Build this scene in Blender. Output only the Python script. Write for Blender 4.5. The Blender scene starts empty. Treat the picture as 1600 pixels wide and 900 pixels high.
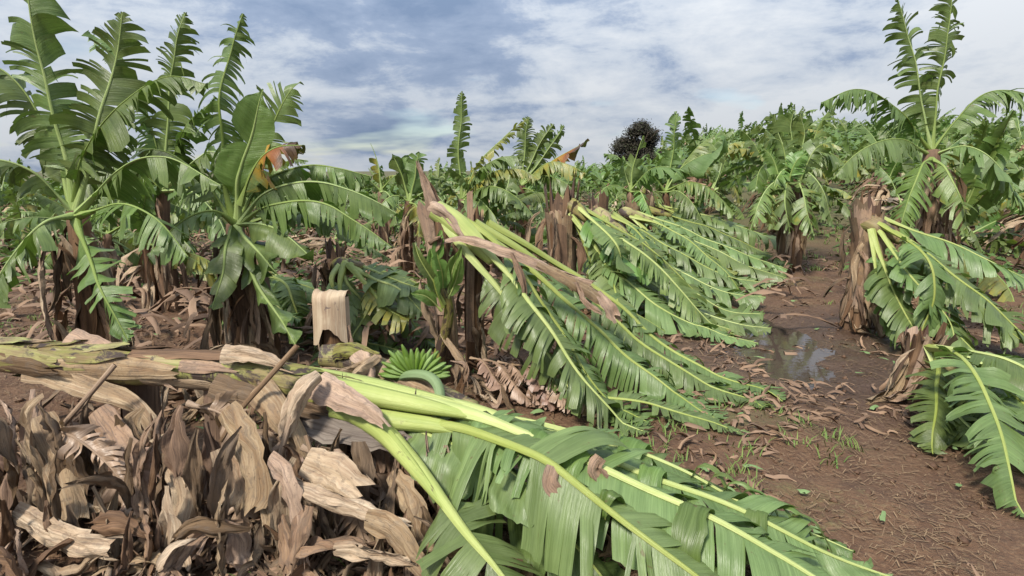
import bpy, math, random
from mathutils import Vector as V, Matrix, noise
R = math.radians
sc = bpy.context.scene
COL = sc.collection

# ------------------------------------------------------------------ camera
H, PITCH, F = 1.6, R(11.6), 900.0
cam_d = bpy.data.cameras.new('camera'); cam = bpy.data.objects.new('camera', cam_d); COL.objects.link(cam)
cam.location = (0, 0, H); cam.rotation_euler = (R(90) - PITCH, 0, 0)
cam_d.sensor_width = 36; cam_d.lens = 36 * F / 1600; cam_d.clip_start = .05; cam_d.clip_end = 5000
sc.camera = cam

# ------------------------------------------------------------------ light
SUN_EL, SUN_AZ = R(50), R(215)          # azimuth clockwise from +Y: behind and left of the camera
w = bpy.data.worlds.new('World'); sc.world = w; w.use_nodes = True
def build_world():
    nt = w.node_tree; nt.nodes.clear(); N = nt.nodes.new; L = nt.links.new
    def node(t, **k):
        n = N(t)
        for a, b in k.items(): setattr(n, a, b)
        return n
    def math_(op, a, b=None, c=None):
        n = node('ShaderNodeMath', operation=op)
        for i, x in enumerate((a, b, c)):
            if x is None: continue
            if isinstance(x, (int, float)): n.inputs[i].default_value = x
            else: L(x, n.inputs[i])
        return n.outputs[0]
    out = node('ShaderNodeOutputWorld')
    sky = node('ShaderNodeTexSky', sky_type='NISHITA', sun_disc=False)
    sky.sun_elevation = SUN_EL; sky.sun_rotation = SUN_AZ; sky.air_density = 1.0; sky.dust_density = .6
    bg1 = node('ShaderNodeBackground'); bg1.inputs[1].default_value = SKY_K
    L(sky.outputs[0], bg1.inputs[0])
    tc = node('ShaderNodeTexCoord')
    sep = node('ShaderNodeSeparateXYZ'); L(tc.outputs['Generated'], sep.inputs[0])
    z = math_('MAXIMUM', sep.outputs[2], 0.0)
    zz = math_('ADD', z, .17)
    comb = node('ShaderNodeCombineXYZ')
    L(math_('DIVIDE', sep.outputs[0], zz), comb.inputs[0]); L(math_('DIVIDE', sep.outputs[1], zz), comb.inputs[1])
    def nz(scale, detail, rough, dist, loc, sclv=(1, 1, 1), rot=0):
        m = node('ShaderNodeMapping'); m.inputs['Location'].default_value = loc; m.inputs['Scale'].default_value = sclv
        m.inputs['Rotation'].default_value = (0, 0, rot)
        L(comb.outputs[0], m.inputs[0])
        n = node('ShaderNodeTexNoise'); n.inputs['Scale'].default_value = scale; n.inputs['Detail'].default_value = detail
        n.inputs['Roughness'].default_value = rough; n.inputs['Distortion'].default_value = dist
        L(m.outputs[0], n.inputs['Vector']); return n.outputs[0]
    big = nz(.42, 3, .5, .2, CLOUD_A, (1, .75, 1), R(18))
    fine = nz(1.5, 7, .58, .35, CLOUD_B, (.8, 1, 1), R(18))
    mp = node('ShaderNodeMapping'); mp.inputs['Scale'].default_value = (1, 1, 2.6); mp.inputs['Location'].default_value = PUFF; L(tc.outputs['Generated'], mp.inputs[0])
    puff = node('ShaderNodeTexNoise'); L(mp.outputs[0], puff.inputs['Vector']); puff.inputs['Scale'].default_value = 6.0; puff.inputs['Detail'].default_value = 8; puff.inputs['Roughness'].default_value = .64; puff.inputs['Distortion'].default_value = .2
    mix = math_('ADD', math_('ADD', math_('MULTIPLY', big, .44), math_('MULTIPLY', fine, .20)), math_('MULTIPLY', puff.outputs[0], .36))
    ramp = node('ShaderNodeValToRGB'); L(mix, ramp.inputs[0])
    e = ramp.color_ramp.elements
    e[0].position = .37; e[0].color = (.22, .305, .46, 1)
    e[1].position = .56; e[1].color = (.75, .79, .84, 1)
    x = e.new(.45); x.color = (.34, .425, .58, 1)
    x = e.new(.495); x.color = (.58, .645, .74, 1)
    lift = math_('MULTIPLY_ADD', z, 1.35, .72)                      # overcast sky: brighter towards the zenith
    bg2 = node('ShaderNodeBackground'); L(ramp.outputs[0], bg2.inputs[0]); L(math_('MULTIPLY', lift, CLOUD_K), bg2.inputs[1])
    gap = nz(.8, 4, .5, .2, CLOUD_C)
    mr = node('ShaderNodeMapRange'); L(gap, mr.inputs[0])
    mr.inputs[1].default_value = .58; mr.inputs[2].default_value = .68; mr.inputs[3].default_value = 0; mr.inputs[4].default_value = .75
    ms = node('ShaderNodeMixShader'); L(mr.outputs[0], ms.inputs[0]); L(bg2.outputs[0], ms.inputs[1]); L(bg1.outputs[0], ms.inputs[2])
    L(ms.outputs[0], out.inputs[0])
SKY_K, CLOUD_K = .05, .43
PUFF = (3.3, 1.2, .4)
CLOUD_A, CLOUD_B, CLOUD_C = (21.15, 14.75, 0), (2.9, 17.2, 0), (7.7, 2.2, 0)
build_world()
sun_d = bpy.data.lights.new('sun', 'SUN'); sun_d.energy = 2.3; sun_d.angle = R(10); sun_d.color = (1, .94, .83)
sun = bpy.data.objects.new('sun', sun_d); COL.objects.link(sun)
sun.rotation_euler = V((math.sin(SUN_AZ) * math.cos(SUN_EL), math.cos(SUN_AZ) * math.cos(SUN_EL), math.sin(SUN_EL))).to_track_quat('Z', 'Y').to_euler()
sun.location = (0, 0, 30)
vs = sc.view_settings; vs.view_transform = 'Standard'; vs.look = 'None'; vs.gamma = 1; vs.use_curve_mapping = False
vs.exposure = 1.33

# ------------------------------------------------------------------ terrain and pixel helpers
def sstep(a, b, x):
    t = min(1, max(0, (x - a) / (b - a))); return t * t * (3 - 2 * t)
def path_x(y): return 2.9 + .43 * (y - 5.2)
def ground(x, y):
    g = .098 * max(0, min(y, 60) - 9.5) * sstep(.02, .46, x / max(y, 1)) if y > 9.5 else 0
    g -= .02 * max(0, min(y, 80) - 9) * sstep(.1, -.5, x / max(y, 1)) if y > 9 else 0
    b = .05 * (noise.noise((x * .7, y * .7, 3)) ) + .03 * noise.noise((x * 2.3, y * 2.3, 9)) if y < 40 else 0
    dip = math.exp(-(((x - 2.62) / .48) ** 2 + ((y - 5.75) / .8) ** 2)) * .11
    dip += math.exp(-(((x - 2.32) / .36) ** 2 + ((y - 4.5) / .6) ** 2)) * .11
    return g + b - dip
def ray(px, py):
    a, b = (px - 800) / F, (450 - py) / F
    c, s = math.cos(PITCH), math.sin(PITCH)
    return V((a, c + b * s, -s + b * c))
def P(px, py, y):
    d = ray(px, py); return V((0, 0, H)) + d * (y / d.y)
def G(px, py):
    d = ray(px, py); t = .5
    while t < 80:
        p = V((0, 0, H)) + d * t
        if p.z <= ground(p.x, p.y): return V((p.x, p.y, ground(p.x, p.y)))
        t += .02
    return p
def PL(lst, y=None): return [P(*(q if len(q) == 3 else (q[0], q[1], y))) for q in lst]
def at(x, y, dz=0): return V((x, y, ground(x, y) + dz))

# ------------------------------------------------------------------ materials
def mat(name):
    m = bpy.data.materials.new(name); m.use_nodes = True; nt = m.node_tree; nt.nodes.clear()
    return m, nt
class NT:
    def __init__(s, nt): s.nt = nt
    def n(s, t, ins=None, **k):
        n = s.nt.nodes.new(t)
        for a, b in k.items(): setattr(n, a, b)
        for a, b in (ins or {}).items():
            if hasattr(b, 'links') or isinstance(b, bpy.types.NodeSocket): s.nt.links.new(b, n.inputs[a])
            else: n.inputs[a].default_value = b
        return n
    def m(s, op, a, b=0.0, c=0.0, clamp=False):
        n = s.n('ShaderNodeMath', {0: a, 1: b, 2: c}, operation=op); n.use_clamp = clamp; return n.outputs[0]
    def mix(s, f, a, b, bt='MIX'):
        n = s.n('ShaderNodeMixRGB', {0: f, 1: a, 2: b}, blend_type=bt); return n.outputs[0]
    def noise(s, vec, scale, detail=2, rough=.5, dist=0):
        return s.n('ShaderNodeTexNoise', {'Vector': vec, 'Scale': scale, 'Detail': detail, 'Roughness': rough, 'Distortion': dist}).outputs[0]
    def scale(s, vec, sx, sy, sz=1):
        return s.n('ShaderNodeMapping', {'Vector': vec, 'Scale': (sx, sy, sz)}).outputs[0]
    def rng(s, x, a, b, c=0, d=1):
        n = s.n('ShaderNodeMapRange', {0: x, 1: a, 2: b, 3: c, 4: d}); return n.outputs[0]
def c4(c): return (c[0], c[1], c[2], 1)

def leaf_mat(name, front, back, dark, edge=(.20, .13, .06), edge_at=1.06, yellow=0.0, tip=None, trans=.3):
    """banana lamina: uv.x = metres along the rib, uv.y = 0 rib .. 1 margin; uv2 = (per-strip random, 0..1 along the leaf)"""
    m, nt = mat(name); k = NT(nt)
    uv = k.n('ShaderNodeUVMap', uv_map='uv').outputs[0]; uv2 = k.n('ShaderNodeUVMap', uv_map='uv2').outputs[0]
    s1 = k.n('ShaderNodeSeparateXYZ', {0: uv}); s2 = k.n('ShaderNodeSeparateXYZ', {0: uv2})
    oi = k.n('ShaderNodeObjectInfo').outputs['Random']
    off = k.n('ShaderNodeCombineXYZ', {0: k.m('MULTIPLY', oi, 37.0), 1: k.m('MULTIPLY', s2.outputs[0], 3.0), 2: oi}).outputs[0]
    uvo = k.n('ShaderNodeVectorMath', {0: uv, 1: off}, operation='ADD').outputs[0]
    blot = k.noise(k.scale(uvo, 7, 2.2), 1, 4, .6)
    vein = k.noise(k.scale(uvo, 170, 1.3), 1, 3, .6)
    vein2 = k.noise(k.scale(uvo, 45, .8), 1, 2, .5)
    geo = k.n('ShaderNodeNewGeometry')
    base = k.mix(geo.outputs['Backfacing'], c4(front), c4(back))
    base = k.mix(k.m('MULTIPLY', k.rng(blot, .35, .7), .55), base, c4(dark))
    base = k.mix(k.m('MULTIPLY', k.rng(vein, .45, .7), .38), base, c4([min(1, q * 1.7) for q in back]))
    base = k.mix(k.m('MULTIPLY', k.rng(vein2, .48, .72), .38), base, c4([q * .55 for q in dark]))
    br = k.m('ADD', k.m('MULTIPLY_ADD', s2.outputs[0], .34, .83), k.m('MULTIPLY_ADD', oi, .3, -.15))
    base = k.n('ShaderNodeHueSaturation', {'Hue': k.m('MULTIPLY_ADD', oi, .03, .476), 'Saturation': 1.0, 'Value': br, 'Fac': 1.0, 'Color': base}).outputs[0]
    if yellow:
        yn = k.rng(k.noise(k.scale(uvo, 5, 1.4), 1, 3, .6), .62 - yellow * .4, .8 - yellow * .4)
        base = k.mix(k.m('MULTIPLY', yn, .85), base, (.33, .28, .045, 1))
    if tip:
        tv = k.m('ADD', s2.outputs[1], k.m('MULTIPLY', k.m('SUBTRACT', blot, .5), .5))
        tv = k.m('ADD', tv, k.m('MULTIPLY', s1.outputs[1], .12))
        base = k.mix(k.rng(tv, tip - .22, tip), base, (.40, .24, .035, 1))
        base = k.mix(k.rng(tv, tip, tip + .16), base, (.30, .105, .035, 1))
        base = k.mix(k.rng(tv, tip + .16, tip + .34), base, (.09, .05, .03, 1))
    br_ = k.noise(k.scale(uvo, 30, 9), 1, 3, .6, .4)
    base = k.mix(k.m('MULTIPLY', k.rng(br_, .66, .72), .7), base, (.13, .09, .04, 1))
    ed = k.m('ADD', s1.outputs[1], k.m('MULTIPLY', k.m('SUBTRACT', k.noise(k.scale(uvo, 22, 2), 1, 3, .6), .5), .5))
    base = k.mix(k.rng(ed, edge_at, edge_at + .07), base, c4(edge))
    bump = k.n('ShaderNodeBump', {'Strength': .6, 'Distance': .005, 'Height': k.m('ADD', vein, k.m('MULTIPLY', vein2, .8))}).outputs[0]
    p = k.n('ShaderNodeBsdfPrincipled', {'Base Color': base, 'Roughness': .38, 'Specular IOR Level': .5, 'Normal': bump})
    t = k.n('ShaderNodeBsdfTranslucent', {'Color': k.mix(.5, base, c4([front[0] * 1.5, front[1] * 1.5, front[2] * .5])), 'Normal': bump})
    mx = k.n('ShaderNodeMixShader', {0: trans, 1: p.outputs[0], 2: t.outputs[0]})
    k.n('ShaderNodeOutputMaterial', {0: mx.outputs[0]})
    return m

def fibre_mat(name, a, b, c, dark=(.03, .02, .015), darkness=.5, along=1.0, rough=.75, blotch=None, spec=.25, mould=0):
    """dry sheath, stem, rib: uv.x = 0..1 across / around, uv.y = metres along the fibres"""
    m, nt = mat(name); k = NT(nt)
    uv = k.n('ShaderNodeUVMap', uv_map='uv').outputs[0]
    oi = k.n('ShaderNodeObjectInfo').outputs['Random']
    off = k.n('ShaderNodeCombineXYZ', {0: k.m('MULTIPLY', oi, 11.0), 1: k.m('MULTIPLY', oi, 31.0), 2: oi}).outputs[0]
    uvo = k.n('ShaderNodeVectorMath', {0: uv, 1: off}, operation='ADD').outputs[0]
    big = k.noise(k.scale(uvo, 2.2, 4.0 * along), 1, 4, .6)
    fib = k.noise(k.scale(uvo, 46, 3.0 * along), 1, 4, .65)
    fib2 = k.noise(k.scale(uvo, 13, 1.5 * along), 1, 3, .6, .4)
    col = k.mix(k.rng(big, .36, .64), c4(a), c4(b))
    col = k.mix(k.m('MULTIPLY', k.rng(fib2, .45, .68), .75), col, c4(c))
    col = k.mix(k.m('MULTIPLY', k.rng(fib, .5, .74), darkness), col, c4(dark))
    if blotch:
        bl = k.noise(k.scale(uvo, 3.2, 6.5), 1, 6, .7, .6)
        col = k.mix(k.rng(bl, blotch[0], blotch[0] + .07), col, c4(blotch[1]))
    col = k.n('ShaderNodeHueSaturation', {'Value': k.m('MULTIPLY_ADD', oi, .5, .75), 'Fac': 1.0, 'Color': col, 'Saturation': k.m('MULTIPLY_ADD', oi, -.25, 1.1)}).outputs[0]
    if mould:
        mo = k.noise(k.scale(uvo, 5, 16), 1, 6, .72, .5)
        col = k.mix(k.m('MULTIPLY', k.rng(mo, .50, .60), mould), col, (.13, .105, .085, 1))
        mo2 = k.noise(k.scale(uvo, 16, 50), 1, 3, .6)
        col = k.mix(k.m('MULTIPLY', k.rng(mo2, .60, .68), mould), col, (.07, .045, .03, 1))
    bump = k.n('ShaderNodeBump', {'Strength': .8 if mould else .5, 'Distance': .008, 'Height': k.m('ADD', fib, fib2)}).outputs[0]
    p = k.n('ShaderNodeBsdfPrincipled', {'Base Color': col, 'Roughness': rough, 'Specular IOR Level': spec, 'Normal': bump})
    k.n('ShaderNodeOutputMaterial', {0: p.outputs[0]})
    return m

M = {}
M['fresh'] = leaf_mat('fallen_leaf_green', (0.108, 0.182, 0.04), (0.14, 0.21, 0.07), (0.075, 0.138, 0.032), edge_at=1.055)
M['pale'] = leaf_mat('fallen_leaf_pale', (0.132, 0.205, 0.052), (0.165, 0.235, 0.085), (0.092, 0.158, 0.04), edge_at=1.055)
M['deep'] = leaf_mat('standing_leaf_green', (0.078, 0.15, 0.03), (0.13, 0.19, 0.055), (0.05, 0.108, 0.024), edge_at=1.05)
M['bright'] = leaf_mat('young_leaf_green', (.13, .24, .04), (.15, .25, .07), (.09, .2, .03), edge_at=1.12)
M['far'] = leaf_mat('far_leaf_green', (0.115, 0.185, 0.04), (0.16, 0.22, 0.065), (0.07, 0.125, 0.03), edge_at=1.04, yellow=.08)
M['yellow'] = leaf_mat('yellowing_leaf', (.16, .20, .04), (.2, .23, .07), (.10, .15, .03), edge_at=1.0, yellow=.38)
M['dying'] = leaf_mat('dying_leaf', (.10, .17, .045), (.14, .2, .07), (.07, .13, .03), edge_at=1.0, tip=.52, yellow=.1)
M['dead'] = leaf_mat('dead_leaf_brown', (.25, .165, .105), (.31, .215, .15), (.15, .09, .055), edge=(.1, .06, .04), edge_at=.98, trans=.12)
M['rib'] = fibre_mat('midrib_yellow_green', (.30, .35, .085), (.36, .40, .12), (.24, .30, .07), dark=(.16, .24, .05), darkness=.35, rough=.42, spec=.4, blotch=(.66, (.16, .13, .05)))
M['rib_far'] = fibre_mat('midrib_green', (.21, .29, .08), (.26, .33, .11), (.2, .26, .07), dark=(.1, .14, .04), darkness=.2, rough=.5)
M['rib_dead'] = fibre_mat('midrib_brown', (.22, .14, .085), (.33, .23, .15), (.16, .1, .06), dark=(.06, .04, .03))
M['stem'] = fibre_mat('pseudostem_green_blotched', (.27, .29, .07), (.16, .115, .05), (.27, .19, .10), dark=(.05, .04, .025), darkness=.55, rough=.5, blotch=(.515, (.055, .038, .03)))
M['stem_clean'] = fibre_mat('pseudostem_green', (.29, .35, .09), (.35, .39, .12), (.22, .27, .07), dark=(.16, .2, .05), darkness=.4, rough=.4, blotch=(.62, (.11, .075, .045)))
M['stem_brown'] = fibre_mat('pseudostem_brown', (.17, .098, .058), (.10, .06, .038), (.26, .155, .085), dark=(.03, .02, .014), darkness=.75, blotch=(.62, (.045, .03, .025)))
M['dry'] = fibre_mat('dry_sheath_tan', (.42, .305, .19), (.29, .19, .115), (.53, .415, .28), dark=(.13, .08, .055), darkness=.45, mould=.42)
M['dry_dark'] = fibre_mat('dry_leaf_dark', (.155, .10, .058), (.22, .148, .088), (.11, .07, .042), dark=(.04, .026, .02), darkness=.55, mould=.42)
M['pink'] = fibre_mat('dry_sheath_pinkish', (.40, .27, .175), (.31, .195, .125), (.21, .14, .105), dark=(.08, .055, .06), darkness=.5, mould=.42)
M['grey'] = fibre_mat('old_sheath_grey', (.17, .14, .12), (.24, .2, .165), (.11, .085, .07), dark=(.04, .03, .025), darkness=.65)
M['cream'] = fibre_mat('cut_sheath_cream', (.42, .32, .21), (.30, .205, .13), (.50, .40, .28), dark=(.17, .1, .07), darkness=.45, blotch=(.62, (.13, .095, .085)))
M['hollow'] = fibre_mat('stump_hollow_dark', (.06, .035, .025), (.09, .05, .035), (.12, .07, .05))
M['fruit'] = fibre_mat('banana_green', (.135, .22, .04), (.10, .175, .03), (.18, .26, .06), dark=(.12, .2, .03), darkness=.15, rough=.4, spec=.4)
M['stalk'] = fibre_mat('flower_stalk_green', (.13, .20, .08), (.17, .235, .11), (.11, .16, .06), dark=(.06, .08, .04), darkness=.2, rough=.5)

def soil_mat():
    m, nt = mat('wet_red_soil'); k = NT(nt)
    geo = k.n('ShaderNodeNewGeometry'); pos = geo.outputs['Position']
    n1 = k.noise(pos, .9, 5, .6); n2 = k.noise(pos, 5, 5, .65); n3 = k.noise(pos, 38, 4, .7); n4 = k.noise(pos, .22, 3, .5)
    col = k.mix(k.rng(n1, .35, .65), (.105, .054, .030, 1), (.15, .085, .047, 1))
    col = k.mix(k.m('MULTIPLY', k.rng(n2, .45, .7), .7), col, (.058, .032, .021, 1))
    col = k.mix(k.m('MULTIPLY', k.rng(n3, .5, .72), .6), col, (.24, .155, .09, 1))
    gr = k.m('MULTIPLY', k.rng(k.m('ADD', n1, k.m('MULTIPLY', n3, .35)),   .74, .9), .6)
    col = k.mix(gr, col, (.10, .125, .04, 1))
    d = k.n('ShaderNodeVectorMath', {0: pos, 1: (2.9, 5.0, 0)}, operation='DISTANCE').outputs['Value']
    wet = k.rng(k.m('ADD', d, k.m('MULTIPLY', n2, 1.4)), 1.5, 2.9, 1, 0)
    col = k.mix(k.m('MULTIPLY', wet, .55), col, (.05, .035, .028, 1))
    sepz = k.n('ShaderNodeSeparateXYZ', {0: pos}).outputs
    far = k.rng(sepz[1], 9.5, 14)
    col = k.mix(k.m('MULTIPLY', far, .6), col, (.085, .105, .04, 1))
    bump = k.n('ShaderNodeBump', {'Strength': .9, 'Distance': .03, 'Height': k.m('ADD', k.m('MULTIPLY', n2, .8), n3)}).outputs[0]
    p = k.n('ShaderNodeBsdfPrincipled', {'Base Color': col, 'Roughness': k.rng(wet, 0, 1, .85, .4), 'Specular IOR Level': .35, 'Normal': bump})
    k.n('ShaderNodeOutputMaterial', {0: p.outputs[0]}); return m
M['soil'] = soil_mat()
def water_mat():
    m, nt = mat('muddy_puddle_water'); k = NT(nt)
    pos = k.n('ShaderNodeNewGeometry').outputs['Position']
    bump = k.n('ShaderNodeBump', {'Strength': .08, 'Distance': .01, 'Height': k.noise(pos, 14, 3, .5)}).outputs[0]
    p = k.n('ShaderNodeBsdfPrincipled', {'Base Color': (.06, .045, .035, 1), 'Roughness': .03, 'Specular IOR Level': .6, 'IOR': 1.33, 'Normal': bump})
    k.n('ShaderNodeOutputMaterial', {0: p.outputs[0]}); return m
M['water'] = water_mat()
def plain(name, a, b, sc_=30, rough=.7):
    m, nt = mat(name); k = NT(nt); pos = k.n('ShaderNodeNewGeometry').outputs['Position']
    oi = k.n('ShaderNodeNewGeometry').outputs['Random Per Island']
    col = k.mix(k.m('ADD', k.m('MULTIPLY', oi, .7), k.m('MULTIPLY', k.noise(pos, sc_, 3), .3)), c4(a), c4(b))
    p = k.n('ShaderNodeBsdfPrincipled', {'Base Color': col, 'Roughness': rough, 'Specular IOR Level': .3})
    k.n('ShaderNodeOutputMaterial', {0: p.outputs[0]}); return m
M['straw'] = plain('straw', (.27, .185, .105), (.10, .058, .034))
M['grass'] = plain('grass_green', (.07, .14, .028), (.16, .2, .05))
M['litter'] = plain('dry_litter', (.30, .195, .125), (.10, .06, .04), 14)
M['scrap'] = plain('green_scrap', (.12, .2, .07), (.17, .24, .1))
M['stone'] = plain('soil_clod', (.075, .04, .024), (.13, .075, .045))
M['bark'] = plain('tree_bark', (.07, .05, .04), (.11, .08, .06))
M['crown'] = plain('dark_red_foliage', (.018, .016, .010), (.042, .036, .022))
M['crown_edge'] = plain('green_foliage', (.03, .045, .015), (.06, .075, .03))
M['bush'] = plain('bush_foliage', (.045, .095, .02), (.10, .155, .04))

# ------------------------------------------------------------------ geometry containers
class Geo:
    def __init__(s): s.v = []; s.f = []; s.uv = []; s.uv2 = []; s.mi = []; s.cur = 0
    def vert(s, p, uv=(0, 0), uv2=(0, 0)):
        s.v.append((p[0], p[1], p[2])); s.uv.append(uv); s.uv2.append(uv2); return len(s.v) - 1
    def face(s, *ids): s.f.append(ids); s.mi.append(s.cur)
    def grid(s, rows):
        for a, b in zip(rows[:-1], rows[1:]):
            for i in range(len(a) - 1): s.face(a[i], a[i + 1], b[i + 1], b[i])
    def mesh(s, name, mats, base=(0, 0, 0), smooth=True):
        me = bpy.data.meshes.new(name)
        bx, by, bz = base
        me.from_pydata([(x - bx, y - by, z - bz) for x, y, z in s.v], [], s.f)
        for m_ in (mats if isinstance(mats, (list, tuple)) else [mats]): me.materials.append(M[m_])
        for nm, src in (('uv', s.uv), ('uv2', s.uv2)):
            lay = me.uv_layers.new(name=nm)
            li = [0] * len(me.loops); me.loops.foreach_get('vertex_index', li)
            flat = []
            for i in li: flat.extend(src[i])
            lay.data.foreach_set('uv', flat)
        me.polygons.foreach_set('material_index', s.mi)
        if smooth: me.polygons.foreach_set('use_smooth', [True] * len(me.polygons))
        return me
def link(name, me, parent=None):
    o = bpy.data.objects.new(name, me); COL.objects.link(o)
    if parent: o.parent = parent
    return o
def part(name, geo, mats, parent, root=None):
    return link(name, geo.mesh(name, mats, (root or parent).location if (root or parent) else (0, 0, 0)), parent)
def thing(name, label, cat, loc, group=None):
    o = bpy.data.objects.new(name, None); COL.objects.link(o); o.location = loc; o.empty_display_size = .2
    o['label'] = label; o['category'] = cat
    if group: o['group'] = group
    return o
def copy_tree(o, parent=None):
    c = o.copy(); COL.objects.link(c)
    if parent: c.parent = parent
    for ch in list(o.children): copy_tree(ch, c)
    return c

def spline(pts, n):
    """Catmull-Rom through pts, resampled to n+1 points of equal arc length"""
    pts = [V(p) for p in pts]
    q = [pts[0] * 2 - pts[1]] + pts + [pts[-1] * 2 - pts[-2]]
    fine = []
    for i in range(1, len(q) - 2):
        a, b, c, d = q[i - 1], q[i], q[i + 1], q[i + 2]
        for j in range(12):
            t = j / 12
            fine.append(.5 * ((2 * b) + (c - a) * t + (2 * a - 5 * b + 4 * c - d) * t * t + (3 * b - a - 3 * c + d) * t ** 3))
    fine.append(pts[-1])
    cum = [0]
    for a, b in zip(fine[:-1], fine[1:]): cum.append(cum[-1] + (b - a).length)
    out = []; j = 0
    for i in range(n + 1):
        s = cum[-1] * i / n
        while j < len(cum) - 2 and cum[j + 1] < s: j += 1
        t = (s - cum[j]) / max(1e-9, cum[j + 1] - cum[j])
        out.append(fine[j].lerp(fine[j + 1], t))
    return out, cum[-1]
def frames(p, hint=None):
    n = len(p); T = []
    for i in range(n): T.append((p[min(n - 1, i + 1)] - p[max(0, i - 1)]).normalized())
    h = V(hint) if hint else (V((0, 0, 1)) if abs(T[0].z) < .9 else V((0, -1, 0)))
    A = []
    a = (h - T[0] * h.dot(T[0])).normalized()
    for i in range(n):
        a = (a - T[i] * a.dot(T[i])).normalized(); A.append(a.copy())
    return T, A, [T[i].cross(A[i]) for i in range(n)]

def tube(g, pts, rad, n=10, seg=None, jag=0, rnd=None, flat=1.0, cap=True, hint=None, lump=0, inner=None):
    p, L = spline(pts, seg or max(4, len(pts) * 4)); T, A, B = frames(p, hint); m = len(p); rows = []
    rr = rnd or random
    jv = [rr.uniform(-jag, jag) + jag * 1.1 * math.sin(k * 2.4) for k in range(n)]
    for i in range(m):
        t = i / (m - 1); x = t * (len(rad) - 1); k = min(len(rad) - 2, int(x)); r = rad[k] + (rad[k + 1] - rad[k]) * (x - k)
        row = []
        for j in range(n + 1):
            a = 2 * math.pi * j / n; rj = r
            if lump: rj *= 1 + lump * noise.noise((math.cos(a) * 1.7 + p[0].x, math.sin(a) * 1.7 + p[0].y, t * L * 3.5)) + lump * .35 * math.cos(3 * a + t * L * 2)
            q = p[i] + A[i] * math.cos(a) * rj * flat + B[i] * math.sin(a) * rj
            if jag and i == m - 1: q = q + T[i] * jv[j % n]
            row.append(g.vert(q, (j / n, t * L)))
        rows.append(row)
    g.grid(rows)
    if cap:
        if jag:
            d = .55 * jag + .08; last = rows[-1]; cur = g.cur
            if inner is not None: g.cur = inner
            ir = []
            for j in range(n + 1):
                a = 2 * math.pi * j / n
                ir.append(g.vert(p[-1] - T[-1] * d + (A[-1] * math.cos(a) * flat + B[-1] * math.sin(a)) * rad[-1] * .55, (j / n, L + d)))
            c = g.vert(p[-1] - T[-1] * (d + .05), (.5, L))
            lr = [g.vert(g.v[q], g.uv[q]) for q in last]
            for j in range(n): g.face(lr[j + 1], lr[j], ir[j], ir[j + 1]); g.face(ir[j + 1], ir[j], c)
            g.cur = cur
        else:
            c = g.vert(p[-1] + T[-1] * rad[-1] * .3, (.5, L)); l = rows[-1]
            for j in range(n): g.face(l[j], l[j + 1], c)
    return p, L

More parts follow.
